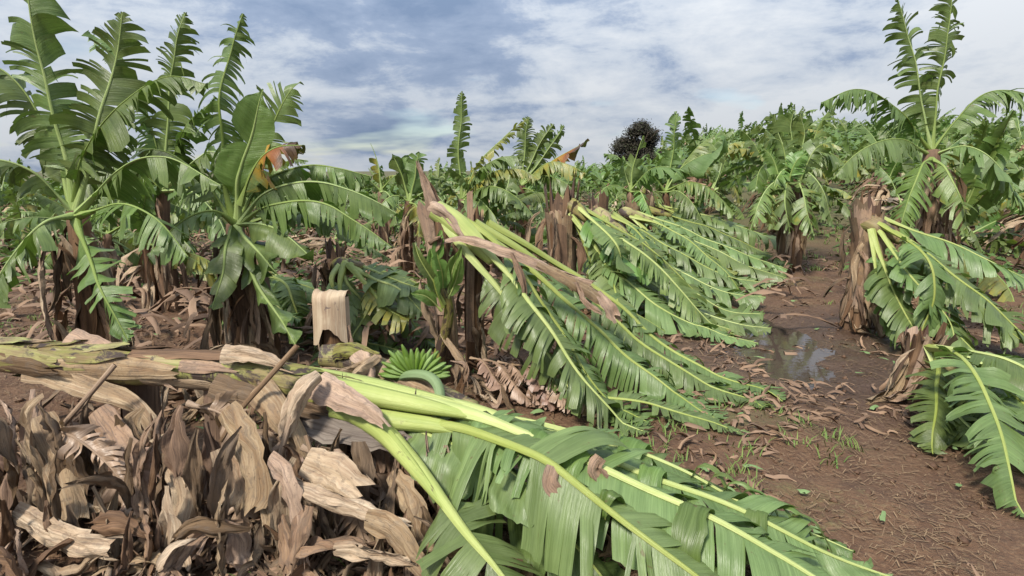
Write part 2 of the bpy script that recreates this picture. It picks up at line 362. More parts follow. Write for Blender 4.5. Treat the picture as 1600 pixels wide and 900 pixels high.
def leaf(pts, W, seed, f0=.12, tear=.07, block=.15, phi=(5, 25), droop=1.0, twist=.3, pinch=.25, vein=(80, 50), nv=6,
         rib=.013, up=(0, 0, 1), clamp=True, miss=.03, sides=(1, 1), short=.12, cs=.035, curl=0.0, jit=8, ribn=7, ribfrac=1.0, wave=.012, floor=None, partial=.4, lift=0):
    """lamina Geo and midrib Geo of one torn banana leaf along the points of its midrib"""
    rd = random.Random(seed); lam = Geo(); rb = Geo()
    n = 48; p, L = spline(pts, n)
    if lift:
        for i in range(n + 1):
            gz = ground(p[i].x, p[i].y) + lift * (1 - .8 * (i / n) ** 3)
            if p[i].z < gz: p[i].z = gz
    for i in range(n + 1):
        a_ = i / n * L * 2.2; p[i] = p[i] + V((noise.noise((a_, seed * .37, 1)), noise.noise((a_, seed * .37, 5)), noise.noise((a_, seed * .37, 9)) * .7)) * .035 * min(1, i / n * 3)
    T = [(p[min(n, i + 1)] - p[max(0, i - 1)]).normalized() for i in range(n + 1)]
    up = V(up)
    N = []
    for t_ in T:
        q = up - t_ * up.dot(t_)
        N.append(q.normalized() if q.length > .05 else (N[-1] if N else V((0, -1, 0))))
    def ev(arr, t):
        x = min(.9999, max(0, t)) * n; i = int(x); return arr[i].lerp(arr[i + 1], x - i)
    fl = floor or (lambda x, y: ground(x, y))
    seedo = seed * 1.37 % 50
    for si, sg in enumerate((1, -1)):
        if not sides[si]: continue
        strips = []; t = f0
        while t < .995:                                     # tears that reach the rib bound a block, shorter tears split it
            solid = rd.random() < block
            lb = tear / L * rd.uniform(1.2, 3.6) * (1.6 if solid else 1); tb = min(1.0, t + lb)
            if 1 - tb < .012: tb = 1.0
            bp = (R(rd.uniform(*phi) + rd.gauss(0, jit)), droop * rd.uniform(.75, 1.3), rd.gauss(0, .10), 1 - short * rd.random() ** 2 * 2, curl * rd.uniform(.4, 1.6))
            gone = rd.random() < miss
            x = t
            while x < tb - 1e-6:
                xe = min(tb, x + tear / L * rd.choice((.35, .6, .8, 1, 1.2, 1.5, 2.4)) * rd.uniform(.8, 1.2) * (2.5 if solid else 1))
                if tb - xe < tear / L * .3: xe = tb
                if not gone: strips.append((x, xe, bp, 0 if (x == t and xe == tb) else (rd.uniform(.35, .9) if solid else rd.uniform(0, partial))))
                x = xe
            t = tb
        for ta, tb, bp, v0 in strips:
            ph, dr, sway, sh, cu = bp
            tw = twist * rd.uniform(.3, 1.4) * (1 if rd.random() < .85 else -1); sr = rd.random(); pn = pinch * rd.uniform(.4, 1.4)
            brk = rd.randint(2, nv) if rd.random() < .10 else 99; d_ph = rd.gauss(0, jit * .022); d_dr = rd.uniform(.6, 1.5); d_sway = rd.gauss(0, .10); d_sh = 1 - short * rd.random() ** 2 * 2
            nc = max(1, int(round((tb - ta) * L / cs))); wid = (tb - ta) * L; cols = []
            for c in range(nc + 1):
                tt = ta + (tb - ta) * c / nc; fr = (tt - f0) / (1 - f0)
                wl = W * (min(1, (fr / .16)) ** .6) * (1 if fr < .55 else max(0, 1 - ((fr - .55) / .45) ** 2.2) ** .75) * sh
                wl = max(wl, .02)
                C = ev(p, tt); Tt = ev(T, tt).normalized(); Nn = ev(N, tt).normalized(); S = Tt.cross(Nn) * sg
                va = R(vein[0] + (vein[1] - vein[0]) * fr) + sway
                lat = S * math.cos(ph) - Nn * math.sin(ph)
                d = (Tt * math.cos(va) + lat * math.sin(va)).normalized()
                rl = rib * ((1.9 - 1.2 * min(1, tt / max(.12, f0 * 1.3))) if tt < f0 * 1.3 else (.7 - .55 * (tt - f0 * 1.3) / (1 - f0 * 1.3))); q = C + S * rl * .45 + Nn * rl * .2; col = []; st = wl / nv; uc = c / nc - .5; own = False
                for k in range(nv + 1):
                    v = k / nv; vv = max(0, v - v0)
                    if k == brk: d = (d * .35 + V((0, 0, -1)) + Nn * .2).normalized()
                    if vv > 0 and not own:
                        own = True; d = (d - Nn * d_ph + Tt * d_sway).normalized(); st *= d_sh
                    o = q + Nn * (uc * wid * math.sin(tw) * min(1, vv * 2.5)) - Tt * (uc * wid * pn * 1.2 * vv ** 1.3)
                    o = o + Nn * (wave * noise.noise((tt * L * 9, v * 2.2, seedo + si * 7)) + wave * .55 * noise.noise((tt * L * 34, v * 1.2, seedo + si * 7))) * min(1, v * 3)
                    if k == nv: o = o + d * (st * .35 * (noise.noise((tt * L * 55, 5.5, seedo)) - .3))
                    if clamp:
                        gz = fl(o.x, o.y) + .012 + .025 * sr
                        if o.z < gz: o = V((o.x, o.y, gz + rd.uniform(0, .006)))
                    col.append(lam.vert(o, (tt * L, v), (sr, tt)))
                    d = d + V((0, 0, -1)) * (dr * (d_dr if own else 1) * st * 2.6) * (.35 + v) + (Nn * -cu * st * 6)
                    d.normalize()
                    if clamp and q.z < fl(q.x, q.y) + .03 and d.z < 0: d = V((d.x, d.y, 0.02)); d = d.normalized() if d.length > .2 else (lat + V((0, 0, .1))).normalized()
                    q = q + d * st
                cols.append(col)
            for a, b in zip(cols[:-1], cols[1:]):
                for k in range(nv):
                    if sg > 0: lam.face(a[k], b[k], b[k + 1], a[k + 1])
                    else: lam.face(a[k], a[k + 1], b[k + 1], b[k])
    # midrib: thick at the petiole, thread-like at the tip, standing a little proud of the lamina
    rows = []
    m = int(n * ribfrac)
    for i in range(0, m + 1, 2 if ribn < 6 else 1):
        t = i / n; r = rib * (1.9 - 1.2 * min(1, t / max(.12, f0 * 1.3))) if t < f0 * 1.3 else rib * (.7 - .55 * (t - f0 * 1.3) / (1 - f0 * 1.3)) * 1.0
        S = T[i].cross(N[i]); row = []
        for j in range(ribn + 1):
            a = 2 * math.pi * j / ribn
            row.append(rb.vert(p[i] + N[i] * (math.sin(a) * r * .85 + r * .35) + S * math.cos(a) * r * 1.15, (j / ribn, t * L)))
        rows.append(row)
    rb.grid(rows)
    return lam, rb

def merge(a, b, mi=1):
    o = len(a.v); a.v += b.v; a.uv += b.uv; a.uv2 += b.uv2
    a.f += [tuple(i + o for i in f) for f in b.f]; a.mi += [mi] * len(b.f); return a
def add_leaf(root, pts, W, seed, m='fresh', rm='rib', name='leaf', label=None, one=False, **k):
    lam, rb = leaf(pts, W, seed, **k)
    if one: return part(name, merge(lam, rb), [m, rm], root)
    o = part(name, lam, m, root)
    if label: o['label'] = label
    part('midrib', rb, rm, o, root)
    return o

def sheet(g, pts, wfun, roll, seed, nw=6, seg=12, side=None, amp=.02, floor=None, rag=.03):
    """a dry leaf or sheath: a strip along pts, rolled across by roll(t) radians, crumpled, ragged at its end"""
    rd = random.Random(seed); p, L = spline(pts, seg); T, A, B = frames(p, side); rows = []; so = seed * .731 % 40
    for i in range(seg + 1):
        t = i / seg; w_ = wfun(t); ro = roll(t) if callable(roll) else roll; row = []
        el = 1 + .22 * noise.noise((t * L * 19, 1.3, so)) + .12 * noise.noise((t * L * 47, 7.7, so)); er = 1 + .22 * noise.noise((t * L * 19, 4.1, so)) + .12 * noise.noise((t * L * 47, 2.7, so))
        for j in range(nw + 1):
            u = (j / nw - .5) * (el if j * 2 < nw else er)
            if abs(ro) > .05:
                rr = w_ / ro; a = u * ro; q = p[i] + B[i] * math.sin(a) * rr + A[i] * (math.cos(a) - 1) * rr
            else: q = p[i] + B[i] * u * w_
            nn = noise.noise((u * 3.1 + so, t * L * 7, so)); n2 = noise.noise((u * 7 + so, t * L * 15, so + 9))
            cr = abs(noise.noise((u * 4 + so, t * L * 6 + u * 3, so + 21))) - .2
            q = q + A[i] * amp * (1.5 * nn + .8 * n2 - 1.6 * cr) * min(1, t * 4) + B[i] * amp * .6 * n2 * min(1, t * 4)
            if i == seg: q = q + T[i] * rd.uniform(-rag, rag)
            if floor is not None:
                gz = ground(q.x, q.y) + floor
                if q.z < gz: q.z = gz + rd.uniform(0, .012)
            row.append(g.vert(q, (j / nw, t * L), (0, t)))
        rows.append(row)
    g.grid(rows); return g
def hang_path(rd, start, d, L, grav=1.0, n=7, jit=.35, stop=None):
    p = V(start); d = V(d).normalized(); out = [p.copy()]; st = L / n
    for i in range(n):
        d = (d + V((rd.gauss(0, jit), rd.gauss(0, jit), rd.gauss(0, jit * .6))) * .6 + V((0, 0, -grav * .55))).normalized()
        q = p + d * st; gz = ground(q.x, q.y) + .02
        if q.z < gz:
            q.z = gz + rd.uniform(0, .05); d = V((d.x, d.y, .05)).normalized()
        p = q; out.append(p.copy())
    return out
def dry_leaf(root, rd, start, d, L, wd, m=None, grav=1.0, roll=None, name='dry_leaf', jit=.35, seg=18):
    g = Geo(); pts = hang_path(rd, start, d, L, grav, jit=jit); r0 = rd.uniform(.0, 1.3) if roll is None else roll; r1 = rd.uniform(.0, 1.6) if rd.random() < .75 else rd.uniform(1.6, 3.4); sg = rd.choice((-1, 1))
    pk = rd.uniform(.35, .75); tip = rd.uniform(.15, .6)
    def wf(t): return wd * .85 * ((.22 + .78 * sstep(0, pk, t)) if t < pk else 1 - (1 - tip) * sstep(pk, 1, t))
    sheet(g, pts, wf, lambda t: sg * (r0 + (r1 - r0) * t), rd.randrange(9999), side=(rd.gauss(0, 1), rd.gauss(0, 1) - .6, rd.gauss(0, .5)), amp=.019, floor=.006, seg=seg, nw=7, rag=.05)
    return part(name, g, m or rd.choice(('dry', 'dry', 'pink', 'dry_dark', 'dry_dark', 'stem_brown')), root)

def stump(root, pts, rad, seed, m='stem_brown', jag=.07, n=14, flaps=4, name='stump', flapm=('stem_brown', 'dry', 'pink')):
    rd = random.Random(seed); g = Geo(); p, L = tube(g, pts, rad, n=n, jag=jag, rnd=rd, lump=.14, inner=1, seg=max(8, len(pts) * 5))
    o = part(name, g, [m, 'hollow'], root)
    T, A, B = frames(p)
    for k in range(flaps):
        a0 = rd.uniform(0, 2 * math.pi); wd = rd.uniform(.6, 1.5); s0 = rd.uniform(0, .5); s1 = rd.uniform(.75, 1.12); g = Geo(); rows = []
        ns = 9; fl = rd.uniform(.02, .12); fold = rd.random() < .35
        for i in range(ns + 1):
            t = i / ns; s = s0 + (s1 - s0) * t; x = min(.999, s) * (len(p) - 1); ii = int(x); C = p[ii].lerp(p[min(len(p) - 1, ii + 1)], x - ii) + T[ii] * max(0, s - 1) * L
            r = (rad[0] + (rad[-1] - rad[0]) * min(1, s)) * 1.06 + .006 + fl * max(0, t - .55) ** 1.5 * 2; row = []
            for j in range(6):
                u = j / 5 - .5; a = a0 + u * wd * (1 - .6 * max(0, t - .6))
                q = C + (A[ii] * math.cos(a) + B[ii] * math.sin(a)) * r * (1 + .05 * noise.noise((u * 4, t * 4, seed + k)))
                if i == ns: q += T[ii] * rd.uniform(-.06, .05)
                row.append(g.vert(q, (j / 5 * .35, t * (s1 - s0) * L)))
            rows.append(row)
        g.grid(rows); part('dry_sheath', g, rd.choice(flapm), root)
    return o

# ------------------------------------------------------------------ the ground
def axis(lo, hi, a, b, st, grow):
    c = []; x = a
    while x <= b: c.append(x); x += st
    s = st; x = c[-1]
    while x < hi: s *= grow; x += s; c.append(x)
    s = st; x = a; pre = []
    while x > lo: s *= grow; x -= s; pre.append(x)
    return pre[::-1] + c
def build_ground():
    xs = axis(-600, 600, -5.5, 6.5, .055, 1.12); ys = axis(-60, 900, .6, 9, .055, 1.10)
    g = Geo(); rows = []
    for y in ys:
        row = []
        for x in xs:
            z = ground(x, y)
            if -6 < x < 7 and 0 < y < 10:
                z += .022 * noise.noise((x * 3.1, y * 3.1, 6)) + .016 * noise.noise((x * 6, y * 6, 1)) + .016 * noise.noise((x * 15, y * 15, 4)) + .009 * noise.noise((x * 55, y * 55, 2))
            row.append(g.vert((x, y, z)))
        rows.append(row)
    g.grid(rows)
    o = part('ground', g, 'soil', None); o['kind'] = 'structure'
    g = Geo(); c = (2.95, 5.0); m = 40; cc = g.vert((c[0], c[1], -.052))
    ring = [g.vert((c[0] + 1.9 * math.cos(2 * math.pi * i / m), c[1] + 2.0 * math.sin(2 * math.pi * i / m), -.052)) for i in range(m)]
    for i in range(m): g.face(cc, ring[i], ring[(i + 1) % m])
    o = part('puddle', g, 'water', None); o['kind'] = 'structure'
build_ground()

# ------------------------------------------------------------------ 1. the felled plant in the foreground
def build_foreground():
    rd = random.Random(11)
    r = thing('felled_banana_plant', 'felled banana plant across the foreground, thick yellow-green ribs and huge pale leaves', 'banana plant', at(-.75, 2.62))
    g = Geo()
    tube(g, PL([(-160, 535, 3.0), (60, 562, 2.86), (345, 580, 2.72), (470, 604, 2.62), (560, 628, 2.58), (640, 655, 2.52)]), [.088, .088, .09, .092, .09, .07], n=20, seg=60, lump=.16)
    part('pseudostem', g, 'stem', r)
    ax, AL = spline(PL([(-160, 535, 3.0), (60, 562, 2.86), (345, 580, 2.72), (470, 604, 2.62), (560, 628, 2.58), (640, 655, 2.52)]), 40); T_, A_, B_ = frames(ax)
    for k in range(24):                                      # old sheaths peeling round the stem
        i0 = rd.randint(0, 30); n_ = rd.randint(4, 10); a0 = rd.uniform(-1.2, 3.4); wd = rd.uniform(.5, 1.7); rows = []; g = Geo(); lift = rd.uniform(.0, .04)
        for i in range(n_ + 1):
            f = i / n_; row = []; ii = min(40, i0 + i)
            for j in range(7):
                u = j / 6 - .5; a = a0 + u * wd * (1 - .7 * f ** 2) + .12 * noise.noise((f * 4, u * 3, k)); rr = .092 + .006 * rd.random() * 0 + lift * f * f + .010 * noise.noise((u * 6, f * 6, k * 3.3)) + .004
                q = ax[ii] + (A_[ii] * math.cos(a) + B_[ii] * math.sin(a)) * rr
                if i == n_: q = q + T_[ii] * rd.uniform(-.05, .04)
                row.append(g.vert(q, (j / 6 * .4, f * n_ * AL / 40)))
            rows.append(row)
        g.grid(rows); part('dry_sheath', g, rd.choice(('dry', 'stem_brown', 'stem_brown', 'pink', 'dry_dark', 'stem', 'stem')), r)
    # clean overlapping petiole bases where the leaves leave the stem
    for k, (pts, rad) in enumerate([
        ([(470, 592, 2.6), (560, 614, 2.53), (650, 632, 2.47), (760, 655, 2.36)], [.05, .062, .045, .012]),
        ([(520, 640, 2.5), (600, 655, 2.46), (680, 665, 2.40), (760, 682, 2.28)], [.045, .058, .042, .012]),
        ([(480, 585, 2.68), (560, 600, 2.66), (660, 622, 2.6), (770, 648, 2.52)], [.05, .055, .040, .012]),
        ([(520, 630, 2.52), (590, 668, 2.42), (640, 722, 2.22), (700, 800, 1.99)], [.045, .052, .034, .010])]):
        g = Geo(); tube(g, PL(pts), rad, n=12, lump=.06, flat=.8); part('petiole', g, 'stem_clean', r)
    kw = dict(tear=.05, block=.4, nv=9, cs=.016, wave=.016, ribn=9)
    add_leaf(r, PL([(590, 632, 2.6), (680, 640, 2.48), (780, 662, 2.33), (880, 705, 2.13), (1000, 765, 1.94), (1130, 828, 1.77), (1258, 890, 1.65), (1400, 965, 1.52)]), .30, 21, 'pale', f0=.24, phi=(5, 22), droop=1.1, twist=.25, up=(.1, -.25, 1), rib=.031, sides=(1, 1), **kw)
    add_leaf(r, PL([(600, 622, 2.65), (740, 645, 2.55), (845, 677, 2.4), (960, 722, 2.2), (1070, 765, 2.05), (1180, 812, 1.93), (1258, 846, 1.86), (1400, 905, 1.76)]), .27, 22, 'pale', f0=.3, phi=(0, 18), droop=.9, twist=.3, up=(.15, -.1, 1), rib=.028, **kw)
    add_leaf(r, PL([(590, 648, 2.56), (660, 664, 2.43), (740, 678, 2.28), (830, 712, 2.08), (900, 757, 1.93), (990, 817, 1.77), (1080, 890, 1.64), (1160, 960, 1.55)]), .36, 23, 'pale', f0=.10, phi=(10, 32), droop=1.5, twist=.25, up=(-.1, -.45, 1), rib=.033, **kw)
    add_leaf(r, PL([(575, 650, 2.52), (625, 695, 2.33), (665, 750, 2.14), (708, 806, 1.97), (760, 872, 1.8), (830, 960, 1.66)]), .24, 24, 'fresh', f0=.55, phi=(5, 20), droop=.8, twist=.3, up=(.0, -.5, 1), rib=.02, tear=.05, nv=7, cs=.022)
    add_leaf(r, PL([(640, 640, 2.72), (800, 668, 2.66), (950, 697, 2.5), (1060, 735, 2.35), (1160, 785, 2.17), (1258, 830, 2.05), (1330, 865, 1.97)]), .26, 25, 'fresh', f0=.32, phi=(5, 25), droop=1.2, twist=.6, pinch=.6, up=(.1, .1, 1), rib=.02, tear=.05, nv=8, cs=.022)
    add_leaf(r, PL([(620, 650, 2.5), (700, 690, 2.4), (800, 760, 2.2), (880, 840, 2.0), (960, 930, 1.85)]), .32, 26, 'fresh', f0=.2, phi=(15, 35), droop=1.4, twist=.2, up=(0, -.3, 1), rib=.02, tear=.13, block=.6, nv=10, cs=.018, wave=.035, ribn=9)
    add_leaf(r, PL([(600, 652, 2.5), (680, 680, 2.38), (760, 715, 2.2), (840, 765, 2.02), (900, 810, 1.9)]), .22, 29, 'pale', f0=.12, phi=(-5, 15), droop=1.6, twist=.1, up=(0, -.5, 1), rib=.012, tear=.16, block=.7, nv=10, cs=.018, wave=.04, sides=(1, 0), ribn=6)
    add_leaf(r, PL([(650, 640, 2.7), (760, 660, 2.75), (880, 690, 2.7), (980, 705, 2.62), (1075, 735, 2.55)]), .2, 27, 'fresh', f0=.35, phi=(5, 20), droop=1.3, twist=.5, rib=.01, tear=.08, nv=7, cs=.025)
    g = Geo(); tube(g, PL([(690, 645, 2.6), (800, 660, 2.53), (870, 672, 2.5), (925, 682, 2.46)]), [.03, .036, .028, .008], n=10, lump=.08); o = part('furled_leaf', g, 'stem_clean', r); o['label'] = 'tightly furled young leaf with a brown tip'
    # pieces of lamina folded back over the ribs
    def drape(c, along, wd, back, front, seed, mt, rise=.03):
        c = P(*c); al = (P(*along) - c).normalized(); S = V((al.y, -al.x, 0)).normalized()
        if S.y > 0: S = -S
        pts = [c - S * back + V((0, 0, -.03)), c - S * back * .5 + V((0, 0, rise * .7)), c + V((0, 0, rise + .01)), c + S * front * .45 + V((0, 0, rise * .2)), c + S * front * .8 + V((0, 0, -front * .4)), c + S * front * .9 + V((0, 0, -front * .85))]
        g = Geo(); sheet(g, pts, lambda t: wd * (1 - .25 * t * t), .5, seed, nw=9, seg=16, side=(0, 0, 1), amp=.008, rag=.02)
        for i in range(len(g.v)): g.uv[i], g.uv2[i] = (g.uv[i][0] * wd, .15 + .85 * g.uv2[i][1]), (.3 + .1 * (seed % 4), .5)
        part('torn_leaf_flap', g, mt, r)
    for k, (c, al, wd, bk, fr, mt) in enumerate([
        ((845, 688, 2.22), (900, 715, 2.1), .10, .06, .12, 'fresh'), ((905, 716, 2.1), (960, 745, 2.0), .11, .05, .15, 'pale'), ((1085, 806, 1.82), (1130, 828, 1.77), .12, .08, .16, 'fresh'),
        ((1020, 742, 2.12), (1070, 765, 2.05), .10, .05, .12, 'pale'), ((990, 700, 2.45), (1030, 718, 2.38), .14, .08, .16, 'fresh'), ((950, 785, 1.86), (990, 817, 1.77), .07, .07, .05, 'deep'),
        ((760, 660, 2.38), (800, 668, 2.3), .13, .02, .13, 'fresh'), ((1180, 812, 1.94), (1220, 830, 1.9), .09, .04, .12, 'fresh')]):
        drape(c, al, wd, bk, fr, 70 + k, mt)
    for k in range(7):                                       # thin ribbons arching off the far leaf
        s = P(1080 + 24 * k, 745 + 13 * k, 2.3 - .05 * k); g = Geo(); sheet(g, [s, s + V((.03, -.02, .07)), s + V((.09, -.06, .06)), s + V((.14, -.1, -.04)), s + V((.16, -.12, -.14))], lambda t: .035 * (1 - .5 * t), .5, 90 + k, nw=3, side=(-.3, .3, 1), amp=.006)
        for i in range(len(g.v)): g.uv[i], g.uv2[i] = (g.uv[i][0] * .04, .15 + .8 * g.uv2[i][1]), (.5, .5)
        part('torn_leaf_flap', g, 'pale', r)
    g = Geo(); sheet(g, PL([(868, 730, 1.98), (862, 755, 1.94), (880, 775, 1.93)]), lambda t: .07, 1.0, 3, side=(0, -1, 0), rag=.03); part('dry_leaf_end', g, 'pink', r)
    g = Geo(); sheet(g, PL([(940, 715, 2.02), (930, 735, 2.0), (945, 752, 2.0)]), lambda t: .055, 1.0, 5, side=(0, -1, 0), rag=.03); part('dry_leaf_end', g, 'pink', r)
    # dry sheaths clinging to the stem
    def sh(pts, wd, m, ro, seed, side=(0, -.8, .6), tip=.3, nw=7):
        g = Geo(); sheet(g, PL(pts), lambda t: wd * (1 - (1 - tip) * t ** 1.5), ro, seed, nw=nw, seg=14, side=side, amp=.02, rag=.05); part('dry_sheath', g, m, r)
    sh([(490, 600, 2.5), (540, 625, 2.42), (580, 645, 2.36), (600, 662, 2.33)], .15, 'pink', 1.0, 1)
    sh([(455, 645, 2.52), (530, 668, 2.43), (600, 680, 2.38), (640, 700, 2.36)], .17, 'grey', .8, 2, tip=.6)
    sh([(345, 550, 2.6), (400, 555, 2.58), (450, 575, 2.55)], .1, 'dry', 1.4, 4)
    sh([(330, 600, 2.58), (420, 625, 2.52), (500, 650, 2.47)], .13, 'dry_dark', 1.0, 6)
    sh([(400, 605, 2.5), (430, 640, 2.42), (460, 690, 2.36), (500, 790, 2.3)], .16, 'dry', 1.8, 7, tip=.12)
    sh([(100, 530, 2.85), (190, 560, 2.75), (270, 600, 2.68)], .15, 'pink', 1.2, 8)
    sh([(40, 570, 2.8), (130, 600, 2.7), (220, 640, 2.65), (250, 720, 2.55)], .16, 'dry', 1.3, 9, tip=.2)
    for pts, ra in [([(465, 540, 2.5), (420, 590, 2.45), (372, 645, 2.4), (345, 690, 2.35)], .012), ([(490, 590, 2.46), (460, 640, 2.38), (435, 720, 2.3), (415, 800, 2.25)], .014), ([(478, 680, 2.3), (495, 740, 2.25), (490, 790, 2.22)], .010), ([(180, 570, 2.6), (120, 640, 2.5), (40, 730, 2.4)], .012)]:
        g = Geo(); tube(g, PL(pts), [ra, ra, ra * .7], n=7, lump=.15); part('dry_petiole', g, 'rib_dead', r)
    g = Geo(); sheet(g, PL([(500, 585, 2.44), (475, 605, 2.38), (455, 650, 2.36), (440, 690, 2.34)]), lambda t: .07 + .05 * math.sin(t * 3), 2.4, 31, side=(.3, -.8, .3), amp=.025); part('dry_sheath', g, 'dry', r)
    return r
build_foreground()

def build_dead_clump():
    """the old stool under the fallen stem: dead stumps and a curtain of hanging dry leaves"""
    rd = random.Random(5)
    r = thing('dead_banana_clump', 'clump of curled dry brown leaves and dead stumps hanging below the foreground stem', 'dry leaf clump', at(-.85, 2.45))
    for k, (x, y, h, ra) in enumerate([(-.78, 2.62, .52, .085), (-.55, 2.55, .5, .07), (-1.15, 2.75, .55, .06), (-1.5, 2.75, .6, .08), (-2.0, 2.9, .62, .085), (-1.28, 2.55, .42, .035)]):
        stump(r, [at(x, y, -.05), at(x + .01, y, h * .5), at(x + .03, y + .01, h)], [ra * 1.15, ra, ra * .9], 40 + k, m='stem_brown' if k != 1 else 'grey', flaps=3, name='stump')
    n = 0
    # long hanging ones from the stem line
    for k in range(165):
        u = rd.random(); px = -40 + 740 * u ** .85
        py = 600 + px * .09 + rd.uniform(0, 190)
        yb = 2.62 - .35 * rd.random() - .25 * sstep(600, 860, py)
        s = P(px, py, yb)
        if s.z < ground(s.x, s.y) + .12: s.z = ground(s.x, s.y) + .12
        dry_leaf(r, rd, s, (rd.gauss(.15, .6), rd.gauss(-.35, .3), rd.uniform(-1.2, .15)), rd.uniform(.25, .65), rd.choice((.035, .05, .07, .09, .13)), grav=rd.uniform(.9, 2.2), jit=.22); n += 1
    # the heap lying at its foot
    for k in range(100):
        px = rd.uniform(-60, 700); py = rd.uniform(730, 930)
        s = G(px, py); s.z += rd.uniform(.02, .22)
        dry_leaf(r, rd, s, (rd.gauss(0, 1), rd.gauss(-.2, .7), rd.uniform(-.1, .6)), rd.uniform(.18, .45), rd.uniform(.05, .13), grav=rd.uniform(.3, .9))
    for k in range(12):
        u = rd.random(); s = P(20 + 640 * u, 600 + 60 * u + rd.uniform(0, 90), 2.5 - .2 * rd.random()); d = V((rd.gauss(.1, .4), -.25, 0))
        lam, rb = leaf([s, s + d * .2 + V((0, 0, -.05)), s + d * .4 + V((0, 0, -.22)), s + d * .5 + V((0, 0, -.45))], rd.uniform(.1, .18), 700 + k, tear=.03, pinch=.7, twist=1.2, droop=3, nv=7, cs=.02, rib=.008, wave=.03, jit=25, f0=.08, up=(0, -1, .3))
        part('dry_leaf', merge(lam, rb), ['dead', 'rib_dead'], r)
    # the large pale ones one notices
    for pts, wd, ro, m, sd in [
        ([(350, 640, 2.3), (380, 700, 2.2), (395, 760, 2.15), (385, 800, 2.12)], .16, 1.6, 'dry', 1), ([(420, 715, 2.15), (440, 740, 2.08), (460, 800, 2.05), (470, 880, 2.0)], .09, 1.9, 'pink', 2),
        ([(475, 720, 2.2), (520, 740, 2.15), (560, 770, 2.1)], .17, .9, 'dry', 3), ([(440, 755, 2.1), (520, 785, 2.05), (600, 815, 2.0), (640, 830, 1.98)], .09, 2.6, 'dry', 4),
        ([(570, 810, 2.02), (610, 830, 1.95), (645, 880, 1.9), (680, 905, 1.88)], .11, 1.7, 'dry', 5), ([(520, 860, 1.98), (580, 868, 1.93), (640, 880, 1.9)], .075, 3.2, 'dry', 6),
        ([(480, 790, 2.06), (465, 840, 2.0), (450, 890, 1.97)], .075, 2.2, 'pink', 7), ([(560, 690, 2.3), (565, 740, 2.28), (562, 800, 2.25)], .10, .8, 'dry_dark', 8),
        ([(610, 740, 2.3), (640, 790, 2.2), (655, 850, 2.15)], .12, 1.2, 'dry', 9), ([(345, 700, 2.25), (370, 760, 2.18), (360, 800, 2.15)], .12, 1.5, 'dry', 10),
        ([(410, 690, 2.3), (412, 760, 2.2), (425, 830, 2.12)], .10, 2.2, 'dry', 12), ([(650, 860, 2.0), (690, 855, 1.97), (730, 870, 1.93)], .07, 1.5, 'dry', 13),
        ([(60, 650, 2.4), (90, 730, 2.3), (110, 820, 2.2)], .16, 1.7, 'dry', 14), ([(150, 640, 2.45), (200, 720, 2.3), (215, 800, 2.2)], .14, 2.0, 'pink', 15), ([(250, 680, 2.35), (290, 760, 2.25), (280, 830, 2.15)], .13, 1.6, 'dry', 16), ([(20, 800, 2.2), (90, 840, 2.1), (170, 860, 2.0)], .12, 1.9, 'dry', 17)]:
        g = Geo(); sheet(g, PL(pts), lambda t: wd * (.55 + .45 * math.sin(min(1, t * 1.3 + .15) * 2.2)), lambda t: ro * (.5 + .7 * t), 200 + sd, nw=8, seg=14, side=(rd.gauss(.2, .5), -1, .3), amp=.02, rag=.04); part('dry_leaf', g, m, r)
build_dead_clump()

